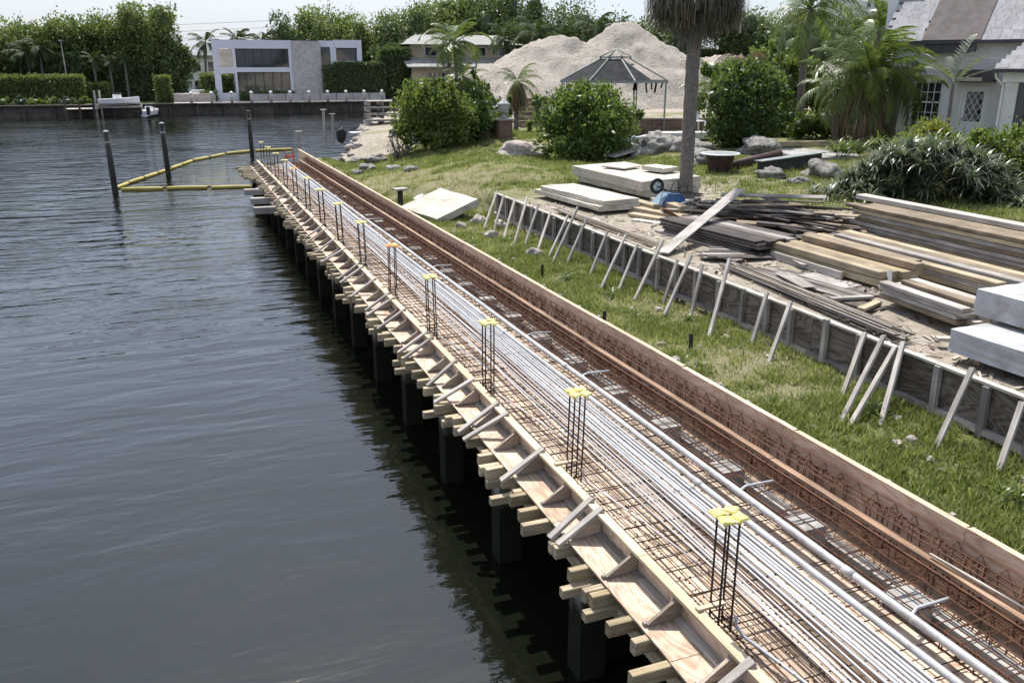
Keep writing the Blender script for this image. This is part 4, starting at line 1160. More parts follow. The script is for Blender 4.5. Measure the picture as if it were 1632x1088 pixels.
MB().bar((cx_ - .36, cy_ + .42, cz + 1.17), (cx_ + .36, cy_ + .42, cz + 1.17), .05, .1).build('back_rail', M['white'], ch)
for sx_ in (-.3, .3):
    for sy_ in (-.27, .27):
        MB().bar((cx_ + sx_, cy_ + sy_, cz - .42), (cx_ + sx_, cy_ + sy_, cz + .42), .06, .06).build('leg', M['white'], ch)
    MB().box(cx_ + sx_ - .04, cx_ + sx_ + .04, cy_ - .3, cy_ + .34, cz + .66, cz + .70).build('armrest', M['white'], ch)
block('masonry_bench', 'white masonry slab bench under the gazebo', 'bench', M['white'], 20.6, 24.2, 34.4, 35.3, gz(22, 35) + .1, gz(22, 35) + .42, R(-12))

# shore point clutter
pp = thing('pallet_stack', 'stack of weathered pallets and stone on the shore before bushes', 'pallets', (12.9, 58.4, 1.0))
pz0 = gz(13.2, 58.2)
for k in range(4):
    for i in range(6):
        beam('slat', M['grey'], (12.2 + .0 * i, 57.6 + .28 * i, pz0 + .2 + .42 * k), (14.3, 57.4 + .28 * i, pz0 + .2 + .42 * k), .2, .05, pp)
    for x in (12.3, 13.2, 14.1):
        beam('bearer', M['grey'], (x, 57.5, pz0 + .05 + .42 * k), (x, 59.1, pz0 + .05 + .42 * k), .1, .22, pp)
block('white_board', 'white board sticking out beside the shore pallet stack', 'board', M['white'], 10.9, 12.1, 57.2, 57.9, 1.25, 1.33, R(10))
for (x, y, h, lab) in ((9.75, 60.9, 2.6, 'tall grey post on the shore point'), (10.35, 61.0, 2.3, 'shorter grey post with flat top on the shore point'), (7.2, 55.0, 1.6, 'leaning grey stake on the shore point near the boom end')):
    t = thing('timber_post', lab, 'post', (x, y, gz(x, y)))
    beam('shaft', M['grey'], (x, y, .2), (x + .05, y, h), .16, .16, t, up=(1, 0, 0))
    beam('cap', M['pale'], (x - .15, y, h + .03), (x + .25, y, h + .03), .25, .05, t)
rock('black rubbish bag beside the shore posts', (10.9, 60.4, 1.0), (.3, .3, .5), M['black'], 200, name='rubbish_bag', cat='bag')
cn = thing('safety_barrier', 'small red plastic safety barrier at the far dock end', 'barrier', (6.3, 50.5, .7))
M['red'] = mottled('red_plastic', (0.55, 0.08, 0.05), (0.65, 0.14, 0.10), 3.0, rough=.5, bs=0)
for k in range(2):
    beam('panel', M['red' if k != 1 else 'rubble'], (5.7, 49.6, .6 + .2 * k), (6.3, 50.6, .6 + .2 * k), .05, .16, cn)
for (x, y) in ((5.75, 49.7), (6.25, 50.5)):
    beam('foot', M['red'], (x, y, .1), (x, y, 1.0), .06, .06, cn, up=(1, 0, 0))

# ------------------------------------------------------------ sand piles
def heap(label, name, x0, x1, y0, y1, cones, base, m, seed, res=.35, group=None):
    xs = np.arange(x0, x1 + res, res); ys = np.arange(y0, y1 + res, res)
    X, Y = np.meshgrid(xs, ys)
    Z = np.full_like(X, -1.0)
    for (cx, cy, h, sl, ex) in cones:
        d = np.hypot((X - cx) / ex, Y - cy)
        d = np.sqrt(d * d + .8) - .9
        Z = np.maximum(Z, h - sl * d)
    n = lump(X * .9 + seed, Y * .9) * .26 + lump(X * 2.3, Y * 2.3 + seed) * .15 + lump(X * 5, Y * 5 + seed) * .10
    n = n - .10 * np.abs(np.sin(np.arctan2(Y - cones[0][1], X - cones[0][0]) * 17 + 2.5 * lump(X, Y))) ** 6
    Z = Z + n * np.clip(Z / 2, 0, 1)
    rg = np.random.RandomState(seed)
    Z = Z + rg.normal(0, .055, Z.shape)
    Z = np.maximum(Z, -.25) + base
    i = np.arange(X.size).reshape(X.shape)
    Q = np.stack([i[:-1, :-1], i[:-1, 1:], i[1:, 1:], i[1:, :-1]], -1).reshape(-1, 4)
    keep = Z.reshape(-1)[Q].max(1) > base - .2
    me = mesh_np(name, np.stack([X, Y, Z], -1).reshape(-1, 3), Q[keep], smooth=True)
    return tag(link(name, me, m), label, 'sand pile', group)
m, nt, b = newmat('sand')
tc = node(nt, 'TexCoord')
n1 = node(nt, 'TexNoise', Scale=1.1, Detail=9.0, Roughness=.72); nt.links.new(tc.outputs['Object'], n1.inputs['Vector'])
n2 = node(nt, 'TexNoise', Scale=6.0, Detail=6.0, Roughness=.7); nt.links.new(tc.outputs['Object'], n2.inputs['Vector'])
cr = ramp(nt, [(.30, (.40, .34, .28)), (.45, (.58, .51, .43)), (.7, (.68, .615, .54))]); nt.links.new(n1.outputs['Fac'], cr.inputs['Fac'])
c2 = ramp(nt, [(.30, (.42,) * 3), (.45, (1,) * 3)]); nt.links.new(n2.outputs['Fac'], c2.inputs['Fac'])
nt.links.new(mixc(nt, cr.outputs[0], c2.outputs[0], 1.0, 'MULTIPLY'), b.inputs['Base Color'])
b.inputs['Roughness'].default_value = .95; b.inputs['Specular IOR Level'].default_value = .1
bump(nt, b, n2.outputs['Fac'], 1.0, .5)
M['sand'] = m
heap('huge pale pile of excavated sand and rubble behind the gazebo', 'sand_pile', 15, 52, 46, 78, [(34.8, 64.5, 6.5, .62, 1.12), (29.3, 66, 6.0, .56, 1.15), (27.0, 66, 5.0, .55, 1.1), (32, 63, 5.1, .58, 1.1), (24.5, 64.5, 3.4, .5, 1.25), (21.8, 64.5, 1.9, .45, 1.2)], 1.95, m, 1)
heap('lower tan sand pile beyond the tall palm trunk', 'sand_pile', 38, 66, 52, 80, [(46, 68, 4.6, .5, 1.4), (52.5, 65, 4.2, .5, 1.4), (58, 62, 2.6, .45, 1.3)], 2.1, m, 2)

# chips, bark and splinters trodden into the yard
rgn = np.random.RandomState(77)
n = 5200
x = rgn.uniform(9.35, 16.5, n); y = rgn.uniform(5, 24.5, n)
k = rgn.uniform(0, 1, n) < sandmask(x, y) * (.25 + .75 * (lump(x * 3, y * 3) > .05))
x, y = x[k], y[k]; n = len(x)
a = rgn.uniform(0, PI, n); L = rgn.uniform(.02, .16, n); w_ = rgn.uniform(.008, .03, n)
z = tz(x, y) + .008 + rgn.uniform(0, .02, n)
dx, dy = np.cos(a) * L, np.sin(a) * L; ex_, ey_ = -np.sin(a) * w_, np.cos(a) * w_; tl = rgn.normal(0, .02, n)
V = np.stack([np.stack([x - dx - ex_, y - dy - ey_, z - tl], 1), np.stack([x + dx - ex_, y + dy - ey_, z + tl], 1), np.stack([x + dx + ex_, y + dy + ey_, z + tl + .004], 1), np.stack([x - dx + ex_, y - dy + ey_, z - tl + .004], 1)], 1).reshape(-1, 3)
M['litter'] = leafmat('wood_litter', [(.06, .045, .035), (.17, .13, .10), (.33, .28, .22), (.50, .45, .38)], trans=0, rough=.9, spec=.1)
tag(link('wood_litter', mesh_np('wood_litter', V, np.arange(4 * n).reshape(-1, 4), rgn.uniform(0, 1, n)), M['litter']), 'scattered wood chips and splinters on the dirt of the yard', 'litter', kind='stuff')
for i in range(9):
    x, y = rnd.uniform(9.9, 12.2), rnd.uniform(10.2, 14.2)
    a = rnd.uniform(-.5, .5)
    tag(beam('plywood_scrap', M['ply_old' if i % 2 else 'grey'], (x, y, gz(x, y) + .02 + .012 * i), (x + .9 * math.sin(a), y + 1.1 * math.cos(a), gz(x, y) + .03 + .012 * i), rnd.uniform(.25, .6), .014), 'thin grey plywood scrap lying flat in the lumber yard', 'plywood', 'plywood scraps in the yard')

# clods on the flanks of the pile
for i in range(40):
    a = rnd.uniform(PI * 1.05, PI * 1.95); d = rnd.uniform(3, 12)
    x, y = 33 + math.cos(a) * d * 1.1, 64.5 + math.sin(a) * d
    r = rnd.uniform(.12, .38)
    rock('dark clod lying on the face of the huge sand pile', (x, y, 1.95 + max(0, 6.3 - .62 * d) - .1), (r, r * .9, r * .7), M['rock' if i % 3 else 'rubble'], 800 + i, 'clods on the sand pile', name='clod', cat='clod')

# ------------------------------------------------------------ house at the right
HM = Matrix.Translation((30.19, 27.56, 2.45)) @ Matrix.Rotation(R(-62), 4, 'Z')
M['stucco'] = mottled('white_stucco', (0.60, 0.58, 0.565), (0.70, 0.68, 0.665), 2.2, bumpd=.004, bs=.3)
M['shingle'] = mottled('grey_shingle', (0.27, 0.26, 0.26), (0.39, 0.38, 0.385), 3.0, rough=.9, bumpd=.01, vary=.09)
M['felt'] = mottled('brown_roof_felt', (0.10, 0.082, 0.075), (0.16, 0.135, 0.125), 2.0, rough=.9, bs=.2)
M['fascia'] = mottled('dark_fascia', (0.05, 0.048, 0.055), (0.08, 0.075, 0.085), 3.0, rough=.6, bs=0)
def hbox(name, m, x0, x1, y0, y1, z0, z1, parent, hm=None):
    c = Vector(((x0 + x1) / 2, (y0 + y1) / 2, (z0 + z1) / 2))
    mb = MB().box(x0 - c.x, x1 - c.x, y0 - c.y, y1 - c.y, z0 - c.z, z1 - c.z)
    return mb.build(name, m, parent, mw=(hm or HM) @ Matrix.Translation(c))
hs = thing('white_house', 'white stucco house with grey shingle roof and diamond-paned door', 'house', (30.19, 27.56, 2.45))
# wall with openings: pieces butt end to end
WX0, WX1, WT = -2.35, 7.0, .25
WIN = (-1.42, -.28, .74, 2.42); DOOR = (.48, 1.52, 0.0, 2.22)
for (a, b_, z0, z1) in ((WX0, WIN[0], -.6, 4.05), (WIN[0], WIN[1], -.6, WIN[2]), (WIN[0], WIN[1], WIN[3], 4.05), (WIN[1], DOOR[0], -.6, 4.05), (DOOR[0], DOOR[1], DOOR[3], 4.05), (DOOR[0], DOOR[1], -.6, -.02), (DOOR[1], WX1, -.6, 4.05)):
    hbox('wall', M['stucco'], a, b_, 0, WT, z0, z1, hs)
hbox('side_wall', M['stucco'], WX0, WX0 + .25, WT, 6.0, -.6, 4.05, hs)
hbox('belt_moulding', M['white'], DOOR[0] - .05, WX1, -.025, 0, 3.30, 3.36, hs)
# window: frame, mullions, panes, sill
wf = hbox('window', M['white'], WIN[0], WIN[1], .12, .16, WIN[2], WIN[2] + .06, hs)
for (a, b_, z0, z1) in ((WIN[0], WIN[0] + .06, WIN[2] + .06, WIN[3]), (WIN[1] - .06, WIN[1], WIN[2] + .06, WIN[3]), (WIN[0] + .06, WIN[1] - .06, WIN[3] - .06, WIN[3]), (WIN[0] + .06, WIN[1] - .06, 1.55, 1.62)):
    hbox('frame', M['white'], a, b_, .10, .16, z0, z1, wf)
for i in range(1, 4):
    x = WIN[0] + .06 + (WIN[1] - WIN[0] - .12) * i / 4
    for (z0, z1) in ((WIN[2] + .06, 1.55), (1.62, WIN[3] - .06)):
        hbox('muntin', M['white'], x - .015, x + .015, .12, .15, z0, z1, wf)
for z in (1.17, 1.99):
    hbox('muntin', M['white'], WIN[0] + .06, WIN[1] - .06, .118, .148, z - .015, z + .015, wf)
hbox('pane', M['glass'], WIN[0] + .02, WIN[1] - .02, .165, .18, WIN[2] + .02, WIN[3] - .02, wf)
hbox('sill', M['white'], WIN[0] - .1, WIN[1] + .1, -.1, .12, WIN[2] - .07, WIN[2], wf)
for (a, b_) in ((WIN[0] - .26, WIN[0] - .02), (WIN[1] + .02, WIN[1] + .30)):
    sh_ = hbox('shutter', M['white'], a, b_, -.045, -.003, WIN[2], WIN[3], hs)
    for k in range(12):
        z = WIN[2] + .08 + k * .135
        hbox('slat', M['white'], a + .03, b_ - .03, -.07, -.046, z, z + .05, sh_)
# door with diamond lattice
dr = hbox('door', M['white'], DOOR[0] + .08, DOOR[1] - .08, .10, .15, 0, .86, hs)
hbox('frame', M['white'], DOOR[0], DOOR[0] + .08, .02, .16, -.02, DOOR[3], dr)
hbox('frame', M['white'], DOOR[1] - .08, DOOR[1], .02, .16, -.02, DOOR[3], dr)
hbox('frame', M['white'], DOOR[0] + .08, DOOR[1] - .08, .02, .16, DOOR[3] - .08, DOOR[3], dr)
for (a, b_, z0, z1) in ((DOOR[0] + .08, DOOR[0] + .2, .86, 2.14), (DOOR[1] - .2, DOOR[1] - .08, .86, 2.14), (DOOR[0] + .2, DOOR[1] - .2, 2.04, 2.14)):
    hbox('stile', M['white'], a, b_, .10, .15, z0, z1, dr)
gx0, gx1, gz0, gz1 = DOOR[0] + .2, DOOR[1] - .2, .86, 2.04
hbox('pane', M['glass'], gx0, gx1, .135, .145, gz0, gz1, dr)
lt = MB()
cxm = (gx0 + gx1) / 2
for s_ in (-1, 1):
    for c0 in np.arange(-3, 4, 1.0):
        # lines z = gz0 + 1.55*(s*(x-cxm)) + c
        pts = []
        for x in np.linspace(gx0, gx1, 60):
            z = (gz0 + gz1) / 2 + s_ * 1.75 * (x - cxm) + c0 * .40
            if gz0 <= z <= gz1: pts.append((x, .125, z))
        if len(pts) > 3: lt.bar(pts[0], pts[-1], .012, .022, (0, -1, 0) if False else (s_ * -1.75, 0, 1))
lt.build('lattice', M['white'], dr, mw=HM)
MB().tube([(DOOR[0] + .16, .08, .95), (DOOR[0] + .16, .02, .95)], .03, 8).build('handle', M['dark_metal'], dr, mw=HM)
# awning box over the door
aw = hbox('door_hood', M['fascia'], .30, 1.72, -.55, 0, 2.42, 2.90, hs)
hbox('hood_lining', M['pale'], .34, 1.30, -.56, -.52, 2.46, 2.60, aw)
# roof with shingles laid course by course
PITCH = math.atan2(1.62, 1.75)
RM = HM @ Matrix.Translation((0, -.35, 4.02)) @ Matrix.Rotation(PITCH, 4, 'X')
roof = MB().box(-2.85, 7.4, 0, 6.6, -.06, 0).build('roof', M['felt'], hs, mw=RM)
rr = random.Random(5)
stile = {}
for c in range(11):
    y = c * .24 - .02
    x = -2.88 + (.2 if c % 2 else 0)
    while x < 3.3:
        w_ = rr.choice([.34, .40, .46])
        if not (-1.06 < x + w_ * .5 < .80 and c > 0 or (-1.06 < x + w_ * .5 < .80)):
            key = w_
            if key not in stile:
                mb = MB().box(0, w_ - .012, 0, .30, -.008, .010)
                stile[key] = mb.mesh('shingle'); stile[key].materials.append(M['shingle'])
            link('shingle', stile[key], None, roof, RM @ Matrix.Translation((x, y + rr.uniform(-.008, .008), .026 + rr.uniform(0, .004))) @ Matrix.Rotation(R(3.4), 4, 'X'))
        x += w_
MB().box(-1.22, .98, -.05, 2.6, .06, .085).build('felt_patch', M['felt'], roof, mw=RM)
hbox('gutter', M['fascia'], -2.85, 7.4, -.48, -.36, 3.90, 4.02, hs)
hbox('gutter_box', M['fascia'], -1.05, .80, -.40, -.02, 3.55, 3.90, hs)
# upper gable with lap siding behind the roof's left end
hbox('corner_board', M['white'], -3.3, -2.9, 1.25, 1.45, 3.2, 5.95, hs)
for k in range(6):
    z = 4.5 + .22 * k
    hbox('siding_board', M['fascia'] if k % 1 else M['shingle'], -2.9, -1.9, 1.40, 1.46, z, z + .20, hs)
# porch wing to the right
pw = hbox('porch_wall', M['stucco'], 2.30, 2.75, -1.2, 0, -.6, 2.72, hs)
hbox('opening_shade_sheet', M['glass'], 2.75, 4.6, -1.1, -1.05, -.5, 2.5, hs)  # dark glass sheet stands for the shade inside the porch opening
hbox('porch_beam', M['white'], 2.2, 6.0, -1.3, -1.2, 2.45, 2.78, hs)
PR = HM @ Matrix.Translation((1.9, -1.6, 2.93)) @ Matrix.Rotation(R(40), 4, 'X')
pr = MB().add([(0, 0, -.05), (4.5, 0, -.05), (4.5, 2.1, -.05), (1.0, 2.1, -.05), (0, 0, .0), (4.5, 0, .0), (4.5, 2.1, .0), (1.0, 2.1, .0)], [(3, 2, 1, 0), (4, 5, 6, 7), (0, 1, 5, 4), (1, 2, 6, 5), (2, 3, 7, 6), (3, 0, 4, 7)]).build('porch_roof', M['shingle'], hs, mw=PR)
for c in range(7):
    x = c * .24 * .48 + .02
    while x < 2.6:
        w_ = rr.choice(list(stile))
        link('shingle', stile[w_], None, pr, PR @ Matrix.Translation((x, c * .24 - .02, .02)) @ Matrix.Rotation(R(3.4), 4, 'X'))
        x += w_
hbox('porch_gutter', M['fascia'], 1.85, 6.4, -1.72, -1.6, 2.80, 2.92, hs)
MB().tube([(1.98, -1.62, 2.8), (2.0, -1.5, 2.6), (2.24, -1.26, 2.3), (2.24, -1.26, -.4)], .045, 8).build('downpipe', M['white'], hs, mw=HM)

# ------------------------------------------------------------ foliage machinery
def cube_sphere(n=4):
    V, Q = [], []
    for ax in range(3):
        for s_ in (-1, 1):
            b0 = len(V)
            for i in range(n + 1):
                for j in range(n + 1):
                    p = [0, 0, 0]; p[ax] = s_; p[(ax + 1) % 3] = -1 + 2 * i / n; p[(ax + 2) % 3] = -1 + 2 * j / n
                    v = np.array(p, float); V.append(v / np.linalg.norm(v))
            for i in range(n):
                for j in range(n):
                    a = b0 + i * (n + 1) + j
                    q = (a, a + 1, a + n + 2, a + n + 1)
                    Q.append(q if s_ < 0 else q[::-1])
    return np.array(V), np.array(Q)
CSV, CSQ = cube_sphere()

def leaf_mesh(name, blobs, n, size, seed, asp=.5, clump=45, csig=.16, shell=(.62, 1.04), up=.35, droop=.0, core=.70, fold=0.0):
    rg = np.random.RandomState(seed)
    B = np.array(blobs, float)
    wts = (B[:, 3] * B[:, 4] + B[:, 4] * B[:, 5] + B[:, 3] * B[:, 5]); wts /= wts.sum()
    nc = max(8, n // clump)
    bi = rg.choice(len(B), nc, p=wts)
    d = rg.normal(size=(nc, 3)); d /= np.linalg.norm(d, axis=1)[:, None]
    r = rg.uniform(shell[0] ** 2, shell[1] ** 2, nc) ** .5
    cc = B[bi, :3] + d * r[:, None] * B[bi, 3:6]
    cv = rg.normal(0, .14, nc)
    ci = rg.randint(0, nc, n)
    scl = B[bi[ci], 3:6].mean(1)[:, None]
    off = rg.normal(size=(n, 3)) * csig * scl
    P = cc[ci] + off
    out = d[ci]
    a = rg.normal(size=(n, 3)) * .75 + out * .6 + np.array([0, 0, up - droop])
    a /= np.linalg.norm(a, axis=1)[:, None]
    t = rg.normal(size=(n, 3)) + np.array([0, 0, .0])
    b = np.cross(a, t); b /= np.linalg.norm(b, axis=1)[:, None] + 1e-9
    # bias leaf faces upward/outward
    L = size * (rg.uniform(.65, 1.3, n) * rg.uniform(.7, 1.3, nc)[ci])[:, None]
    Wd = L * asp * .5
    nrm = np.cross(a, b)
    V = np.stack([P, P + a * L * .45 + b * Wd + nrm * L * .07, P + a * L, P + a * L * .45 - b * Wd + nrm * L * .07], 1).reshape(-1, 3)
    Q = np.arange(4 * n).reshape(-1, 4)
    v = np.clip(.5 + cv[ci] + rg.normal(0, .16, n), 0, 1)
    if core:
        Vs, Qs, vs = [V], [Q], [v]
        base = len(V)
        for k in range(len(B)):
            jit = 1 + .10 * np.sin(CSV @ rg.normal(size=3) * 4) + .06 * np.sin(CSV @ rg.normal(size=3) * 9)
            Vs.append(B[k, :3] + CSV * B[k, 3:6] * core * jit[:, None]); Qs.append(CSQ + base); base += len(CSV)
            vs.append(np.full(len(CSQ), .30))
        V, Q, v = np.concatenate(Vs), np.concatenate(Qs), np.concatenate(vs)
    return mesh_np(name, V, Q, v)

GREEN = [(0.028, 0.046, 0.014), (0.075, 0.12, 0.027), (0.13, 0.19, 0.042), (0.23, 0.28, 0.075)]
M['leaf'] = leafmat('leaf_green', GREEN)
M['leaf_dark'] = leafmat('leaf_dark', [(0.022, 0.038, 0.014), (0.052, 0.088, 0.025), (0.09, 0.14, 0.038), (0.15, 0.205, 0.065)], trans=.36)
M['leaf_bright'] = leafmat('leaf_bright', [(0.035, 0.055, 0.014), (0.09, 0.13, 0.028), (0.155, 0.205, 0.045), (0.27, 0.31, 0.09)], trans=.42)
M['leaf_far'] = leafmat('leaf_far', [(0.05, 0.07, 0.026), (0.12, 0.16, 0.05), (0.195, 0.24, 0.075), (0.27, 0.31, 0.115)], trans=.3, spec=.2)
M['leaf_fardark'] = leafmat('leaf_far_dark', [(0.035, 0.050, 0.024), (0.078, 0.11, 0.044), (0.13, 0.175, 0.066), (0.19, 0.235, 0.095)], trans=.22, spec=.2)
M['frond'] = leafmat('palm_frond', [(0.035, 0.055, 0.014), (0.07, 0.11, 0.025), (0.12, 0.165, 0.04), (0.19, 0.22, 0.07)], trans=.35, rough=.4, spec=.45)
M['frond_grey'] = leafmat('silver_frond', [(0.07, 0.09, 0.06), (0.13, 0.15, 0.10), (0.24, 0.26, 0.18), (0.36, 0.36, 0.28)], trans=.25, spec=.5)
M['frond_far'] = leafmat('far_frond', [(0.02, 0.03, 0.015), (0.04, 0.06, 0.026), (0.065, 0.09, 0.04), (0.10, 0.13, 0.06)], trans=.2, spec=.1, rough=.7)
M['dead'] = leafmat('dead_frond', [(0.09, 0.055, 0.03), (0.17, 0.11, 0.065), (0.26, 0.185, 0.12), (0.36, 0.28, 0.20)], trans=.15, spec=.15, tcol=(.3, .2, .1))
M['dead_grey'] = leafmat('grey_dead_frond', [(0.05, 0.055, 0.042), (0.10, 0.105, 0.082), (0.165, 0.165, 0.132), (0.27, 0.265, 0.22)], trans=.12, spec=.15, tcol=(.3, .26, .22))
M['strap'] = leafmat('strap_leaf', [(0.03, 0.045, 0.025), (0.065, 0.09, 0.05), (0.12, 0.145, 0.085), (0.26, 0.26, 0.17)], trans=.2, rough=.35, spec=.5)
M['yel_leaf'] = leafmat('yellow_leaf', [(0.05, 0.07, 0.015), (0.12, 0.15, 0.03), (0.25, 0.25, 0.05), (0.40, 0.36, 0.09)], trans=.4)

def shrub(name, label, cat, base, blobs, n, size, mk, seed, group=None, stems=5, stem_r=.05, **kw):
    """blobs relative to base; a fringe of small sprig clumps roughens the outline"""
    q = random.Random(seed * 13 + 1)
    fr = []
    for bl in blobs:
        for _ in range(4):
            d = Vector((q.gauss(0, 1), q.gauss(0, 1), q.gauss(.35, .8))).normalized()
            k = q.uniform(.9, 1.32); s_ = q.uniform(.10, .26)
            fr.append((bl[0] + d.x * bl[3] * k, bl[1] + d.y * bl[4] * k, max(.1, bl[2] + d.z * bl[5] * k), bl[3] * s_, bl[4] * s_, bl[5] * s_ * 1.3))
    blobs = list(blobs) + fr
    t = thing(name, label, cat, base, group)
    b = Vector(base)
    me = leaf_mesh(name, blobs, n, size, seed, **kw)
    link('foliage' if stems else 'foliage', me, M[mk], t, Matrix.Translation(b))
    rg = random.Random(seed)
    for i in range(stems):
        bl = blobs[i % len(blobs)]
        tip = b + Vector((bl[0] + rg.uniform(-.2, .2), bl[1] + rg.uniform(-.2, .2), bl[2]))
        foot = b + Vector((bl[0] * .25 + rg.uniform(-.15, .15), bl[1] * .25 + rg.uniform(-.15, .15), -.1))
        mid = foot.lerp(tip, .5) + Vector((rg.uniform(-.15, .15), rg.uniform(-.15, .15), 0))
        MB().tube([foot, mid, tip], [stem_r, stem_r * .8, stem_r * .4], 6).build('stem', M['trunk'], t, smooth=True)
    return t

def tree(name, label, base, blobs, n, size, mk, seed, group=None, tr=.3, cat='tree', nlimb=5, **kw):
    t = thing(name, label, cat, base, group)
    b = Vector(base)
    me = leaf_mesh(name, blobs, n, size, seed, **kw)
    link('crown', me, M[mk], t, Matrix.Translation(b))
    cz = sum(q[2] for q in blobs) / len(blobs)
    top = b + Vector((0, 0, cz))
    fork = b + Vector((0, 0, cz * .45))
    tk = MB().tube([b - Vector((0, 0, .3)), b.lerp(fork, .5) + Vector((.1, 0, 0)), fork, top], [tr * 1.25, tr, tr * .9, tr * .35], 8)
    tko = tk.build('trunk', M['trunk'], t, smooth=True)
    for i, q in enumerate(blobs[:nlimb]):
        tip = b + Vector(q[:3])
        MB().tube([fork, fork.lerp(tip, .5) + Vector((0, 0, .3)), tip], [tr * .6, tr * .4, tr * .15], 6).build('limb', M['trunk'], tko, smooth=True)
    return t

# ------------------------------------------------------------ near shrubs
shrub('leafy_shrub', 'tall rounded leafy shrub at the water side of the slope', 'shrub', (11.6, 40.2, gz(11.6, 40.2)),
      [(-.4, 0, 1.6, 1.3, 1.2, 1.4), (.9, .2, 1.3, 1.2, 1.1, 1.2), (-1.0, -.1, 1.5, .9, .9, 1.1), (.2, 0, 2.4, .9, .9, .8), (-.75, .3, 2.2, .8, .8, .8), (1.1, .2, 2.2, .6, .6, .8), (0, -.3, .7, 1.6, 1.0, .7)], 11000, .18, 'leaf_bright', 1, up=.5, core=.55)
shrub('leafy_shrub', 'low dark tangled shrub between the tall shrub and the urn', 'shrub', (14.0, 41.2, gz(14, 41)),
      [(-.8, -.2, .7, 1.1, .9, .8), (.6, 0, .8, 1.1, .9, .9), (1.4, .3, 1.2, .7, .7, .8)], 3600, .20, 'leaf_dark', 2)
shrub('leafy_shrub', 'small leafy shrub climbing beside the urn palms', 'shrub', (15.2, 43.6, gz(15, 43.5)),
      [(-.3, 0, 1.6, .8, .7, 1.2), (.5, .2, 1.3, .7, .7, 1.0)], 1800, .2, 'leaf', 3)
shrub('leafy_shrub', 'broad round bright green bush before the gazebo', 'shrub', (16.4, 33.4, gz(16.4, 33.4)),
      [(0, 0, 1.3, 1.9, 1.6, 1.3), (-1.2, .3, 1.5, 1.0, 1.0, 1.1), (1.1, 0, 1.45, 1.1, 1.1, 1.1), (.1, 0, 2.2, 1.2, 1.0, .8), (-.6, -.2, 2.1, .8, .8, .8), (1.3, .2, 2.0, .7, .7, .6), (0, -.4, .6, 2.0, 1.3, .7)], 15000, .17, 'leaf', 4, up=.3, core=.6)
shrub('leafy_shrub', 'dense dark glossy bush beside the tall grey palm trunk', 'shrub', (23.0, 31.6, gz(23, 31.6)),
      [(0, 0, 1.4, 1.7, 1.5, 1.5), (-1.0, 0, 1.9, 1.0, 1.0, 1.2), (1.0, .1, 2.0, 1.1, 1.0, 1.2), (.1, .1, 2.7, 1.1, 1.0, .9), (1.3, .2, 2.5, .7, .7, .7), (-.8, .1, 2.6, .7, .7, .6), (0, -.3, .7, 1.6, 1.2, .8)], 15000, .18, 'leaf_dark', 5, core=.6)
shrub('leafy_shrub', 'yellow green hedge bush at the porch corner', 'shrub', (22.1, 18.6, gz(22, 18.6)),
      [(-.1, 0, .7, 1.0, .9, .8), (.9, -.8, .75, 1.1, 1.0, .85), (1.8, -1.8, .85, 1.3, 1.1, .95), (1.3, -1.3, 1.4, .7, .7, .45)], 17000, .12, 'leaf_bright', 6, core=.6)
shrub('leafy_shrub', 'yellow leaved shrub tucked before the white house door', 'shrub', (22.0, 20.6, gz(22, 20.6)),
      [(0, 0, .8, .9, .8, .8), (.5, .3, 1.2, .5, .5, .5)], 4500, .12, 'yel_leaf', 7, core=.55)
shrub('leafy_shrub', 'tall yellow green plant behind the dense dark bush', 'shrub', (27.2, 34.2, gz(27, 34)),
      [(0, 0, 1.2, .7, .7, 1.2), (.2, .1, 2.6, .6, .6, 1.2), (-.3, 0, .6, .9, .8, .6)], 2400, .25, 'leaf_bright', 8, core=.5)
shrub('leafy_shrub', 'low green ground shrub beside the edging timber', 'shrub', (27.6, 31.6, gz(27.6, 31.6)),
      [(0, 0, .5, 1.0, .8, .55), (1.0, -.6, .6, .9, .8, .65), (-.9, .5, .5, .7, .7, .5)], 2600, .18, 'leaf_bright', 9)
shrub('leafy_shrub', 'small wild shrub behind the dead palm and sand pile', 'shrub', (36, 45, 2.3),
      [(0, 0, 1.6, 1.6, 1.2, 1.4), (1.8, -.6, 1.5, 1.3, 1.2, 1.2), (-1.4, .4, 1.2, 1.2, 1.0, 1.0), (.5, 0, 2.8, 1.0, .9, .9)], 4500, .3, 'leaf_bright', 10)
shrub('leafy_shrub', 'grey dry twiggy shrub at the left foot of the tall shrub', 'shrub', (9.9, 39.4, gz(9.9, 39.4)),
      [(0, 0, .5, .7, .6, .6)], 700, .12, 'dead_grey', 11, core=0)

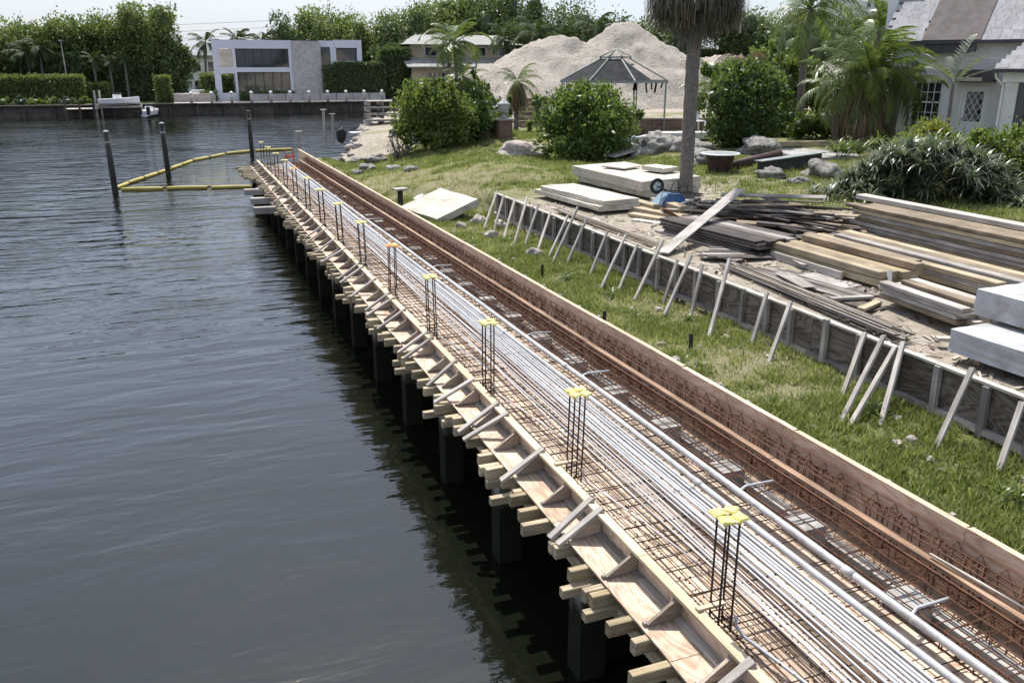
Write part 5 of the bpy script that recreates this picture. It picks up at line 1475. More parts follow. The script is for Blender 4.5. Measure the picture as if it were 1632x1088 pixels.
# strappy rosette plants before the house
def strap_mass(name, label, centers, seed, nb, L, w, mk, group=None):
    rg = np.random.RandomState(seed)
    V, Q, va = [], [], []
    for (x, y, z) in centers:
        for k in range(nb):
            a = rg.uniform(0, 2 * PI); el = rg.uniform(.15, 1.35); l = L * rg.uniform(.6, 1.15); dr = rg.uniform(.7, 1.5)
            d = np.array([math.cos(a), math.sin(a)]); s_ = np.array([-math.sin(a), math.cos(a)])
            ww = w * rg.uniform(.7, 1.2)
            b0 = len(V); px_, pz_ = 0., 0.
            ns = 5
            ang = el
            for i in range(ns + 1):
                wd = ww * (1 - (i / ns) ** 2) + .002
                c = np.array([x + d[0] * px_, y + d[1] * px_, z + pz_])
                V.append(c + np.array([s_[0], s_[1], 0]) * wd); V.append(c - np.array([s_[0], s_[1], 0]) * wd)
                px_ += l / ns * math.cos(ang); pz_ += l / ns * math.sin(ang); ang -= dr / ns * 1.3
            val = np.clip(rg.normal(.5, .22), 0, 1)
            for i in range(ns):
                Q.append((b0 + 2 * i, b0 + 2 * i + 1, b0 + 2 * i + 3, b0 + 2 * i + 2)); va.append(np.clip(val + (.2 if i > 2 else 0), 0, 1))
    t = thing(name, label, 'plant', (float(np.mean([c[0] for c in centers])), float(np.mean([c[1] for c in centers])), float(min(c[2] for c in centers))), group)
    link('leaves', mesh_np(name, np.array(V), np.array(Q), va), M[mk], t)
    return t
rg = random.Random(3)
cs = []
for i in range(250):
    f = rg.random(); x = 17.3 + 3.2 * f + rg.gauss(0, .4); y = 18.7 - 2.2 * f + rg.gauss(0, .6)
    e = ((x - 18.9) / 1.9) ** 2 + ((y - 17.6) / 1.5) ** 2
    cs.append((x, y, gz(x, y) + max(.05, 1.4 * (1 - .45 * e)) * rg.uniform(.0, 1)))
strap_mass('strappy_plant', 'wide mass of grey green strap-leaved plants before the house', cs, 1, 30, .62, .024, 'strap')
for i, (x, y, n_) in enumerate(((24.6, 25.2, 9), (25.9, 24.6, 9), (23.6, 26.0, 6), (27.5, 27.5, 8))):
    cs = [(x + rg.gauss(0, .35), y + rg.gauss(0, .35), gz(x, y) + rg.uniform(.05, .4)) for _ in range(n_)]
    strap_mass('fern_clump', 'bright green fern clump between the path and the strappy plants', cs, 5 + i, 26, .8, .03, 'frond', 'fern clumps by the path')

# ------------------------------------------------------------ palms
FR = {}
def frond_mesh(key, L, n, ll, lw, a0, droop, hang, mk, seed, vee=.35, start=.12):
    """pinnate frond: base at origin, runs along +X; leaflets both sides"""
    if key in FR: return FR[key]
    rg = np.random.RandomState(seed)
    V, Q, va = [], [], []
    N = 40
    pts = []; x = z = 0.; ang = a0
    for i in range(N + 1):
        pts.append((x, z, ang)); x += L / N * math.cos(ang); z += L / N * math.sin(ang); ang -= droop / N * (.4 + 1.2 * i / N)
    # rachis
    for i in range(0, N, 4):
        p, q = pts[i], pts[min(i + 4, N)]
        w0 = .022 * L / 2.2 * (1 - i / N) + .004; w1 = .022 * L / 2.2 * (1 - min(i + 4, N) / N) + .004
        b0 = len(V)
        for (pp, w_) in ((p, w0), (q, w1)):
            V += [(pp[0], w_, pp[1]), (pp[0], -w_, pp[1]), (pp[0], 0, pp[1] - w_ * 1.3)]
        for k in range(3):
            Q.append((b0 + k, b0 + (k + 1) % 3, b0 + 3 + (k + 1) % 3, b0 + 3 + k)); va.append(.75)
    for i in range(n):
        t = start + (1 - start) * (i + .5) / n
        j = t * N; i0 = int(min(j, N - 1)); p = np.array(pts[i0][:2]) + (np.array(pts[i0 + 1][:2]) - np.array(pts[i0][:2])) * (j - i0); ang = pts[i0][2]
        prof = (math.sin(PI * (t * .86 + .10)) ** .6)
        for s_ in (-1, 1):
            l = ll * prof * rg.uniform(.8, 1.15)
            fwd = rg.uniform(.35, .75); side = 1.0; dn = -hang * rg.uniform(.7, 1.3) + vee
            d = np.array([math.cos(ang) * fwd, s_ * side, math.sin(ang) * fwd + dn]); d /= np.linalg.norm(d)
            wv = np.cross(d, np.array([0, 0, 1.])) ; wv /= np.linalg.norm(wv) + 1e-6
            wv = wv * .5 + np.array([math.cos(ang), 0, math.sin(ang)]) * .7
            o = np.array([p[0], 0, p[1]])
            mid = o + d * l * .5
            tip = o + d * l + np.array([0, 0, -hang * l * .45])
            w_ = lw * rg.uniform(.8, 1.2)
            b0 = len(V)
            V += [o + wv * w_ * .3, o - wv * w_ * .3, mid + wv * w_ * .5, mid - wv * w_ * .5, tip + wv * w_ * .06, tip - wv * w_ * .06]
            val = float(np.clip(rg.normal(.5, .2), 0, 1))
            Q += [(b0, b0 + 1, b0 + 3, b0 + 2), (b0 + 2, b0 + 3, b0 + 5, b0 + 4)]; va += [val, min(1, val + .1)]
    me = mesh_np('frond', np.array(V, float), np.array(Q), va)
    me.materials.append(M[mk])
    FR[key] = me
    return me

def palm(name, label, base, h, tr, nf, keys, pitch=(1.1, -.6), bend=(0, 0), seed=0, group=None, tm='ptrunk', scale=1.0, trunk=True, cat='palm tree', az=None):
    t = thing(name, label, cat, base, group)
    b = Vector(base); top = b + Vector((bend[0], bend[1], h))
    rg = random.Random(seed)
    if trunk:
        pts = [b + Vector((bend[0] * f ** 1.6, bend[1] * f ** 1.6, h * f - (.25 if f == 0 else 0))) for f in (0, .15, .35, .55, .75, .9, 1)]
        MB().tube(pts, [tr * 1.25, tr * 1.05, tr, tr * .95, tr * .9, tr * .85, tr * .6], 10).build('trunk', M[tm], t, smooth=True)
    for i in range(nf):
        f = (i + .5) / nf
        a = (az[i % len(az)] if az else i * 2.39996) + rg.uniform(-.2, .2)
        p = pitch[0] + (pitch[1] - pitch[0]) * f + rg.uniform(-.12, .12)
        me = FR[rg.choice(keys)]
        s_ = scale * rg.uniform(.82, 1.1)
        mw = Matrix.Translation(top) @ Matrix.Rotation(a, 4, 'Z') @ Matrix.Rotation(-p, 4, 'Y') @ Matrix.Rotation(rg.uniform(-.3, .3), 4, 'X') @ Matrix.Scale(s_, 4)
        link('frond', me, None, t, mw)
    return t
frond_mesh('coco1', 2.6, 34, .85, .11, .15, 1.0, .5, 'frond_far', 1)
frond_mesh('coco2', 2.6, 34, .9, .11, .25, 1.5, .8, 'frond_far', 2)
frond_mesh('areca1', 2.0, 34, .66, .065, .35, 1.5, .35, 'frond', 3, .45)
frond_mesh('areca2', 2.2, 34, .66, .065, .30, 2.0, .45, 'frond', 4, .4)
frond_mesh('feather1', 2.4, 54, .55, .032, .2, 1.3, .5, 'frond', 5, .25)
frond_mesh('feather2', 2.5, 54, .55, .032, .25, 1.8, .7, 'frond', 6, .2)
frond_mesh('date1', 2.5, 54, .5, .034, .45, 2.3, .45, 'frond', 9, .25)
frond_mesh('silver1', 2.1, 28, .5, .05, .1, .7, .2, 'frond_grey', 7, .35)
frond_mesh('dead1', 1.6, 26, .5, .03, .1, 1.9, 1.2, 'dead', 8, 0)

def hanging_skirt(name, m, parent, c, r0, r1, z0, z1, n, seed, w=.012, flare=.2, al=(0, 2 * PI), cone=0):
    """hundreds of dead blades hanging round a trunk"""
    rg = np.random.RandomState(seed)
    V, Q, va = [], [], []
    a = rg.uniform(al[0], al[1], n); r = r0 + (r1 - r0) * rg.uniform(0, 1, n) ** .7
    zt = z1 - rg.uniform(0, .45, n) * (z1 - z0); L = (z1 - z0) * rg.uniform(.3, .75, n)
    for i in range(n):
        d = np.array([math.cos(a[i]), math.sin(a[i]), 0]); s_ = np.array([-d[1], d[0], 0])
        p0 = np.array(c) * np.array([1, 1, 0]) + d * r[i] * .75 + np.array([0, 0, zt[i]])
        p1 = p0 + d * (r[i] * .25 + flare * rg.uniform(.2, 1)) + np.array([0, 0, -L[i] * .45]) + s_ * rg.normal(0, .05)
        zlow = max(z0 + rg.uniform(0, .25) + cone * (z1 - z0) * (r[i] - r0) / (r1 - r0), p0[2] - L[i])
        p2 = p1 + np.array([0, 0, zlow - p1[2]]) + d * rg.normal(0, .05) + s_ * rg.normal(0, .06)
        b0 = len(V); ww = w * rg.uniform(.6, 1.6)
        V += [p0 + s_ * ww, p0 - s_ * ww, p1 + s_ * ww, p1 - s_ * ww, p2 + s_ * .003, p2 - s_ * .003]
        v = float(np.clip(rg.normal(.5, .25), 0, 1))
        Q += [(b0, b0 + 1, b0 + 3, b0 + 2), (b0 + 2, b0 + 3, b0 + 5, b0 + 4)]; va += [v, v]
    return link(name, mesh_np(name, np.array(V), np.array(Q), va), m, parent)

# tall cabbage palm with grey skirt, its crown above the picture
px_, py_ = 13.85, 21.5
pg = gz(px_, py_)
cp = thing('cabbage_palm', 'tall grey palm trunk under a shaggy skirt of dead fronds', 'palm tree', (px_, py_, pg))
tb = []
for i in range(33):
    f = i / 32
    tb.append((px_ - .04 * f, py_, pg - .2 + 6.6 * f))
MB().tube(tb, [(.27 if i == 0 else .235 if i < 3 else .20) + .008 * math.sin(i * 2.4) - .012 * i / 32 + (.03 if i > 29 else 0) for i in range(33)], 16).build('trunk', M['ptrunk'], cp, smooth=True)
hanging_skirt('dead_skirt', M['dead_grey'], cp, (px_ - .04, py_, 0), .22, 1.25, pg + 3.85, pg + 6.6, 4600, 1, .014, .22, cone=.62)
frond_mesh('fan1', 1.7, 40, .9, .03, .3, .6, .3, 'frond', 21, .2, .45)
for i in range(22):
    a = i * 2.4
    link('frond', FR['fan1'], None, cp, Matrix.Translation((px_, py_, pg + 6.45)) @ Matrix.Rotation(a, 4, 'Z') @ Matrix.Rotation(-(1.2 - 1.5 * i / 22), 4, 'Y'))

palm('areca_palm', 'slender palm with bright drooping fronds above the tall shrub', (14.15, 44.2, gz(14, 44)), 4.7, .10, 16, ['areca1', 'areca2'], (1.0, -.7), (-.1, 0), 1)
t = palm('pygmy_palm', 'small palm with drooping green head right behind the urn', (14.9, 45.4, gz(14.9, 45)), 2.9, .14, 18, ['feather1', 'feather2'], (1.2, -1.0), (0, 0), 2, scale=.62)
hanging_skirt('dead_skirt', M['dead'], t, (14.9, 45.4, 0), .1, .45, gz(15.6, 45) + 1.0, gz(15.6, 45) + 2.9, 500, 4, .015)
t = palm('pygmy_palm', 'small bushy palm between the urn and the timber bin', (18.0, 45.6, gz(17.6, 45)), 2.6, .14, 18, ['feather1', 'feather2'], (1.2, -1.0), (.1, 0), 3, scale=.62)
hanging_skirt('dead_skirt', M['dead'], t, (18.1, 45.6, 0), .1, .45, gz(17.6, 45) + .8, gz(17.6, 45) + 2.6, 450, 5, .015)
# date palm clump with brown skirt before the house
sx_, sy_ = 26.9, 28.6
sg = gz(sx_, sy_)
dp = palm('date_palm', 'broad drooping date palm clump with brown hanging skirt by house', (sx_, sy_, sg), 2.75, .35, 60, ['feather1', 'feather2', 'date1'], (1.3, -.75), (0, 0), 4, scale=1.12)
hanging_skirt('dead_skirt', M['dead'], dp, (sx_, sy_, 0), .3, 1.15, sg + .1, sg + 2.3, 1900, 6, .016, .12)
for (ox, oy) in ((-.8, .6), (.75, -.6)):
    MB().tube([(sx_ + ox, sy_ + oy, sg - .2), (sx_ + ox * 1.2, sy_ + oy * 1.2, sg + 2.2)], .2, 9).build('trunk', M['ptrunk'], dp, smooth=True)
    for i in range(14):
        link('frond', FR[['feather1', 'feather2'][i % 2]], None, dp, Matrix.Translation((sx_ + ox * 1.2, sy_ + oy * 1.2, sg + 2.35)) @ Matrix.Rotation(i * 2.4, 4, 'Z') @ Matrix.Rotation(-(1.1 - 1.9 * i / 14), 4, 'Y') @ Matrix.Scale(.85, 4))
palm('slender_palm', 'thin young palm with silvery fronds standing before the white door', (28.6, 25.9, gz(28.6, 25.9)), 2.4, .07, 7, ['silver1'], (1.25, .1), (.05, .1), 5, scale=.95)
palm('feather_palm', 'tall thin-trunked feathery palm beside the date palm', (27.4, 33.4, gz(27.4, 33.4)), 5.6, .17, 26, ['feather1', 'feather2'], (1.5, -.9), (.1, 0), 6, scale=1.15)
t = palm('dead_palm', 'dying palm with tan drooping fronds behind the dark bush', (31.0, 43.0, 2.4), 3.4, .2, 18, ['dead1'], (.9, -.9), (0, 0), 7, scale=1.25)
hanging_skirt('dead_skirt', M['dead'], t, (31.6, 43, 0), .25, .9, 3.6, 6.0, 900, 8, .03, .2)
palm('areca_palm', 'green palm clump in front of the dying palm', (28.6, 42.4, 2.35), 2.2, .12, 16, ['feather1', 'areca1'], (1.3, -.5), (0, 0), 8, scale=.9)
palm('feather_palm', 'bushy green palm behind the date palm by the roof', (36.0, 38.0, 2.5), 4.8, .18, 20, ['areca1', 'feather1'], (1.4, -.7), (0, 0), 9, scale=1.1)

# ------------------------------------------------------------ grass
def scatter_grass(name, label, x0, x1, y0, y1, n, h, w, seed, dens, mk):
    rg = np.random.RandomState(seed)
    nc = n // 40
    cx = rg.uniform(x0, x1, nc); cy = rg.uniform(y0, y1, nc)
    i = rg.randint(0, nc, n)
    x = cx[i] + rg.normal(0, .075 * h / .1, n); y = cy[i] + rg.normal(0, .075 * h / .1, n)
    keep = (rg.uniform(0, 1, n) < dens(x, y)) & (x > x0) & (x < x1)
    x, y = x[keep], y[keep]; ii = i[keep]
    n = len(x)
    z = tz(x, y) - .01
    a = rg.uniform(0, 2 * PI, n); hh = h * rg.uniform(.45, 1.3, n) * (0.55 + .8 * rg.uniform(0, 1, nc)[ii] ** 2); ww = w * rg.uniform(.6, 1.3, n)
    ln = rg.uniform(.1, .9, n) * hh; b = rg.uniform(0, 2 * PI, n)
    P = np.stack([x, y, z], 1); s_ = np.stack([np.cos(a) * ww, np.sin(a) * ww, 0 * a], 1)
    tip = P + np.stack([np.cos(b) * ln, np.sin(b) * ln, hh], 1)
    V = np.stack([P + s_, P - s_, tip], 1).reshape(-1, 3)
    Q = np.arange(3 * n).reshape(-1, 3)
    v = np.clip(.47 + rg.normal(0, .24, n) + .35 * (drymask(x, y) - .3) + rg.normal(0, .16, nc)[ii], 0, 1)
    o = link(name, mesh_np(name, V, Q, v), M[mk])
    return tag(o, label, 'grass', kind='stuff')
M['grass'] = leafmat('grass_blade', [(0.06, 0.08, 0.022), (0.175, 0.20, 0.058), (0.31, 0.32, 0.11), (0.50, 0.45, 0.27)], trans=.4, spec=.25)
dn = lambda x, y: np.clip((1.05 - sandmask(x, y)) * (1 - .75 * sstep(.45, .8, drymask(x, y))), .02, 1)
scatter_grass('grass', 'rough green grass growing on the strip between the two forms', 6.72, 9.14, 3.4, 25.2, 140000, .115, .012, 1, dn, 'grass')
scatter_grass('grass', 'green grass on the slope below the shrubs', 6.75, 21, 25.2, 44, 150000, .14, .014, 2, dn, 'grass')
scatter_grass('grass', 'green grass round the boulders and behind the lumber yard', 12.5, 24, 10, 25.2, 90000, .14, .013, 3, dn, 'grass')
# scattered litter on the strip
rg = random.Random(9)
for i in range(46):
    x, y = rg.uniform(6.8, 8.9), rg.uniform(3.8, 24)
    r = rg.uniform(.03, .085)
    rock('small pale stone lying in the grass strip between the forms', (x, y, gz(x, y) + r * .2), (r * 1.2, r, r * .7), M['rubble'], 300 + i, 'small stones in the grass strip')
for i in range(10):
    x, y = rg.uniform(6.9, 8.8), rg.uniform(4, 22)
    cs = [(x + rg.gauss(0, .1), y + rg.gauss(0, .1), gz(x, y) + .02) for _ in range(3)]
    strap_mass('weed_tuft', 'taller weed tuft in the grass strip', cs, 40 + i, 14, .26, .012, 'frond', 'weed tufts in the strip')

far_first = set(bpy.data.objects)

# ------------------------------------------------------------ far bank
bw = thing('far_bulkhead', 'dark timber bulkhead edge of the far bank under the white house', 'seawall', (10, 109.2, 0))
M['bulk'] = wood('bulkhead_timber', (0.05, 0.042, 0.035), (0.10, 0.085, 0.07), (0.16, 0.14, 0.12), vary=.25)
x = -60.0
while x < 96:
    beam('panel', M['bulk'], (x + .03, 109.25, .30), (x + 2.97, 109.25, .30), .12, 1.9, bw)
    beam('pile', M['bulk'], (x, 109.08, -1), (x, 109.08, 1.05), .26, .26, bw, up=(1, 0, 0))
    beam('cap', M['grey'] if x > 2 else M['bulk'], (x, 109.1, 1.31), (x + 3, 109.1, 1.31), .7, .12, bw)
    x += 3
M['paving'] = mottled('pale_paving', (0.34, 0.31, 0.28), (0.46, 0.43, 0.40), 1.0, bs=0)
tag(MB().box(0.5, 27.5, 109.5, 113.6, 1.29, 1.36).build('pavement', M['paving']), kind='structure')
for i in range(11):
    x = 2.4 + 2.25 * i
    t = thing('dock_piling', 'white capped dock piling standing on the far bulkhead', 'piling', (x, 108.85, 0), 'white pilings on the far bulkhead')
    MB().lathe([(.17, 1.3), (.17, 2.42)], 10, (x, 108.8, 0)).build('shaft', M['pale'], t, smooth=True)
    MB().lathe([(.21, 2.42), (.20, 2.52), (.03, 2.68)], 10, (x, 108.8, 0)).build('cap', M['white'], t)
lw = thing('garden_wall', 'low grey garden wall before the modern white house', 'wall', (16, 112.6, 1.3))
for i in range(8):
    beam('panel', M['paving'], (9.4 + 2.1 * i, 112.4, 1.78), (11.42 + 2.1 * i, 112.4, 1.78), .2, .84, lw)

# modern white house
mh = thing('modern_house', 'modern white flat-roofed house with wide dark windows across the canal', 'house', (14, 116, 1.3))
M['lav'] = mottled('white_render', (0.66, 0.65, 0.68), (0.74, 0.73, 0.76), 1.0, bs=0)
M['stone'] = mottled('stone_cladding', (0.38, 0.35, 0.33), (0.56, 0.53, 0.50), 2.2, bumpd=.02, bs=.5)
I4 = Matrix.Identity(4)
M['glass_b'] = mottled('reflection_tone_glass', (0.05, 0.048, 0.04), (0.16, 0.145, 0.11), .7, rough=.06, spec=.8, bs=0)  # garden reflections painted into the pane colour as a brownish mottle
def mbx(nm, m, a, b_, c, d, e, f, par=mh): return hbox(nm, m, a, b_, c, d, e, f, par, I4)
FY = 114.0
# frame pieces of the glazed front
mbx('parapet', M['lav'], 5.5, 14.95, FY, FY + .5, 7.5, 8.5)
mbx('pier', M['lav'], 5.5, 6.25, FY, FY + .5, 1.2, 7.5)
mbx('pier', M['lav'], 7.9, 8.15, FY + .02, FY + .5, 1.2, 7.5)
mbx('pier', M['lav'], 14.5, 14.95, FY, FY + .5, 1.2, 7.5)
mbx('floor_band', M['lav'], 6.25, 7.9, FY + .03, FY + .5, 4.6, 5.3)
mbx('floor_band', M['lav'], 8.15, 14.5, FY + .03, FY + .5, 4.75, 5.3)
mbx('plinth', M['lav'], 6.25, 7.9, FY + .03, FY + .5, 1.2, 2.3)
mbx('plinth', M['lav'], 8.15, 14.5, FY + .03, FY + .5, 1.2, 2.1)
for (z0, z1, np_) in ((5.3, 7.5, 6), (2.1, 4.75, 6)):
    w_ = mbx('window', M['fascia'], 8.15, 14.5, FY + .30, FY + .34, z1 - .08, z1)
    for k in range(np_ + 1):
        x = 8.15 + 6.35 * k / np_
        mbx('mullion', M['fascia'], max(8.15, x - .045), min(14.5, x + .045), FY + .26, FY + .34, z0, z1 - .08, w_)
    for k in range(np_):
        x0 = 8.15 + 6.35 * k / np_
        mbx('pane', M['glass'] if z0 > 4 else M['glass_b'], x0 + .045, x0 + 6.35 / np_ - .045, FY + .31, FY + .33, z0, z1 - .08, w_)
# open loggia at the left end: see-through with a back wall and planter
mbx('loggia_back', M['foam'], 5.7, 8.0, FY + 3.0, FY + 3.1, 5.3, 7.5)
mbx('loggia_floor', M['lav'], 5.5, 8.0, FY + .5, FY + 3, 4.6, 4.75)
mbx('side_wall', M['lav'], 8.0, 8.14, FY + .5, FY + 9, 1.2, 7.5)
mbx('stone_wall', M['stone'], 14.95, 18.45, FY - .25, FY + .5, 1.2, 8.45)
for k in range(5):
    mbx('stone_course', M['stone'], 14.97, 18.43, FY - .27, FY - .25, 1.3 + 1.43 * k, 1.3 + 1.43 * k + 1.40)
mbx('wall', M['lav'], 18.45, 20.3, FY + .2, FY + .6, 7.75, 8.5)
mbx('wall', M['lav'], 18.45, 25.0, FY + .2, FY + .6, 1.2, 5.3)
wn_ = mbx('window', M['fascia'], 18.45, 19.7, FY + .4, FY + .5, 5.3, 5.4)
mbx('pane', M['glass'], 18.5, 19.65, FY + .42, FY + .45, 5.4, 7.75, wn_)
mbx('pier', M['lav'], 19.7, 20.4, FY - .1, FY + .6, 5.3, 7.75)
mbx('parapet', M['lav'], 20.3, 23.7, FY - .1, FY + .6, 7.65, 8.6)
mbx('pier', M['lav'], 23.1, 23.7, FY - .1, FY + .6, 5.3, 7.65)
wn_ = mbx('window', M['fascia'], 20.4, 23.1, FY + .5, FY + .6, 7.55, 7.65)
mbx('pane', M['glass'], 20.4, 23.1, FY + .52, FY + .55, 5.3, 7.55, wn_)
for k in range(7):
    mbx('balustrade_bar', M['white'], 20.5 + .42 * k, 20.55 + .42 * k, FY - .05, FY, 5.3, 6.0)
mbx('balustrade_rail', M['white'], 20.4, 23.1, FY - .06, FY + .01, 6.0, 6.06)
mbx('body', M['lav'], 8.2, 23.6, FY + .7, FY + 9, 1.2, 8.3)

def hedge(name, label, x0, x1, y0, y1, z0, z1, n, size, mk, seed, group=None):
    """clipped box hedge: leaves over a box"""
    rg = np.random.RandomState(seed)
    t = thing(name, label, 'hedge', ((x0 + x1) / 2, (y0 + y1) / 2, z0), group)
    f = rg.randint(0, 4, n); u = rg.uniform(0, 1, (n, 3))
    P = np.stack([x0 + (x1 - x0) * u[:, 0], y0 + (y1 - y0) * u[:, 1], z0 + (z1 - z0) * u[:, 2]], 1)
    P[f < 2, 1] = y0; P[f == 2, 2] = z1; P[f == 3, 0] = np.where(u[f == 3, 0] > .5, x1, x0)
    P += rg.normal(0, .10, P.shape)
    a = rg.normal(size=(n, 3)); a[:, 1] -= .5 * (f < 2); a[:, 2] += .6; a /= np.linalg.norm(a, axis=1)[:, None]
    b = np.cross(a, rg.normal(size=(n, 3))); b /= np.linalg.norm(b, axis=1)[:, None]
    L = size * rg.uniform(.6, 1.3, n)[:, None]
    V = np.stack([P, P + a * L * .5 + b * L * .28, P + a * L, P + a * L * .5 - b * L * .28], 1).reshape(-1, 3)
    v = np.clip(rg.normal(.5, .2, n), 0, 1)
    link('foliage', mesh_np(name, V, np.arange(4 * n).reshape(-1, 4), v), M[mk], t)
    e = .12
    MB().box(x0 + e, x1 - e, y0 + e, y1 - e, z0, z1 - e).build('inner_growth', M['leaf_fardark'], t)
    return t
hedge('clipped_hedge', 'tall clipped hedge block beside the stone wall of the modern house', 20.0, 26.3, 113.2, 113.8, 1.3, 5.7, 5200, .26, 'leaf_fardark', 1)
hedge('clipped_hedge', 'narrow dark clipped shrub at the stone wall corner', 18.6, 19.9, 113.0, 113.7, 1.3, 5.2, 1200, .26, 'leaf_fardark', 2)
hedge('clipped_hedge', 'narrow clipped hedge column on the far dock', -1.35, .35, 112.6, 113.6, 1.3, 4.2, 1500, .24, 'leaf_far', 3)
hedge('clipped_hedge', 'long clipped hedge on the far left bank', -23, -9.2, 113.5, 115.5, 1.9, 4.3, 9000, .28, 'leaf_far', 4)
hedge('clipped_hedge', 'short low hedge right of the long clipped hedge', -9.0, -6.6, 115.5, 116.5, 1.3, 3.4, 1200, .28, 'leaf_far', 5)
hedge('clipped_hedge', 'small dark hedge at the left end of the modern house', 3.6, 5.4, 113.0, 113.8, 1.3, 2.4, 700, .26, 'leaf_fardark', 6)
hedge('clipped_hedge', 'low dark hedge under the lower modern windows', 8.3, 14.6, 113.0, 113.4, 1.3, 2.3, 1800, .22, 'leaf_fardark', 7)
hedge('clipped_hedge', 'green garden hedge seen through the open end of the modern house', 4.0, 7.9, 118, 119, 1.3, 4.4, 1500, .3, 'leaf_far', 8)
for i in range(9):
    x = -22 + 1.6 * i
    shrub('flowering_shrub', 'low pale flowering shrub along the far left bank', 'shrub', (x, 111.2 + rnd.uniform(-.3, .3), 1.28), [(0, 0, .4, .7, .5, .4)], 320, .22, ['leaf_far', 'strap', 'leaf_bright'][i % 3], 400 + i, 'low shrubs on the far left bank', stems=1)

# trees behind: each with trunk, limbs and crown
def crown(rx, rz, seed, n=9, flat=.75):
    rg = random.Random(seed)
    bl = [(0, 0, rz * 1.05, rx * .72, rx * .65, rz * .62)]
    for i in range(n):
        a = i * 2.4; f = rg.uniform(.35, .8)
        bl.append((math.cos(a) * rx * f, math.sin(a) * rx * f * .8, rz * rg.uniform(.55, 1.55), rx * rg.uniform(.28, .5), rx * rg.uniform(.28, .5), rz * rg.uniform(.25, .45)))
    return bl
TL = [(-24, 122, 5.0, 5.4, 'leaf_far'), (-19, 123, 5.2, 5.8, 'leaf_far'), (-14.5, 125, 4.4, 5.0, 'leaf_far'), (-10.0, 124, 4.6, 5.5, 'leaf_far'), (-5.5, 123.5, 4.6, 5.9, 'leaf_far'), (-1.8, 122, 3.9, 6.0, 'leaf_far'), (.8, 121, 2.6, 4.4, 'leaf_fardark')]
for i, (x, y, rx, rz, mk) in enumerate(TL):
    tree('ficus_tree', 'dense rounded tree in the dark wall of trees on the far left bank', (x, y, 1.28), crown(rx, rz, 500 + i), 13000, .40, mk, 500 + i, 'trees on the far left bank', tr=.3, csig=.22, droop=.35, core=.5, shell=(.35, 1.04))
for i, x in enumerate((-21, -16.5, -12, -8, -4, -.5)):
    hedge('understorey', 'dark understorey thicket below the far left trees', x - 2.4, x + 2.4, 119.4 + (i % 2), 121, 1.28, 5.6 + (i % 3) * .5, 2400, .5, 'leaf_fardark', 40 + i, 'thickets under the far left trees')
TM = [(17.5, 131, 4.2, 5.4, 'leaf_fardark'), (22.4, 132, 5.0, 6.6, 'leaf_far'), (27.5, 128, 4.4, 5.6, 'leaf_far'), (31, 122, 3.9, 5.6, 'leaf_fardark'), (28.2, 117.5, 2.6, 3.6, 'leaf_fardark'), (36, 126, 4.6, 6.2, 'leaf_far'), (41, 131, 5.6, 7.0, 'leaf_far'), (46, 128, 5.0, 6.6, 'leaf_fardark'), (52, 130, 5.2, 6.9, 'leaf_fardark'), (59, 127, 5.5, 6.8, 'leaf_fardark'), (66, 124, 5.2, 5.4, 'leaf_fardark'), (74, 122, 5.4, 5.2, 'leaf_far'), (83, 118, 5.6, 5.6, 'leaf_fardark'), (92, 116, 6.0, 6.0, 'leaf_far'), (100, 112, 6.0, 6.0, 'leaf_fardark'), (48, 122, 3.6, 4.6, 'leaf_fardark'), (110, 108, 6.5, 6.5, 'leaf_fardark'), (120, 100, 7, 7, 'leaf_far')]
for i, (x, y, rx, rz, mk) in enumerate(TM):
    rx, rz = (rx * 1.14, rz * 1.24) if x > 34 else (rx * 1.1, rz * 1.08)
    tree('broadleaf_tree', 'full green tree in the belt of trees behind the houses', (x, y, 1.28), crown(rx, rz, 600 + i), 10500, .42, mk, 600 + i, 'belt of trees behind the houses', tr=.32, csig=.22, droop=.2, core=.5, shell=(.35, 1.04))
hedge('thicket', 'dark ivy thicket right of the tall clipped hedge', 26.4, 30.0, 114.2, 116, 1.3, 7.4, 3600, .45, 'leaf_fardark', 61)
for i in range(7):
    x = 34 + 8 * i
    hedge('thicket', 'dark thicket below the belt of trees', x, x + 8.2, 119.5, 121, 1.28, 5.5 + (i % 3), 2600, .6, 'leaf_fardark', 62 + i, 'thickets below the tree belt')
for i in range(4):      # behind the right house and sand pile
    x = 62 + 9 * i; y = 76 - 5 * i
    tree('broadleaf_tree', 'green tree behind the lower sand pile', (x, y, 2.2), crown(4.2, 4.4, 700 + i), 4200, .42, 'leaf_far' if i % 2 else 'leaf_fardark', 700 + i, 'trees behind the lower sand pile', csig=.2)
for i, (x, y, r_, h_) in enumerate(((46, 50, 2.6, 3.8), (43, 56, 2.0, 3.0), (52, 46, 2.4, 3.2))):
    tree('small_tree', 'small loose tree behind the feathery palm', (x, y, 2.3), crown(r_, h_, 720 + i), 1900, .3, 'leaf', 720 + i, 'small trees behind the feathery palm', tr=.14, core=.45)

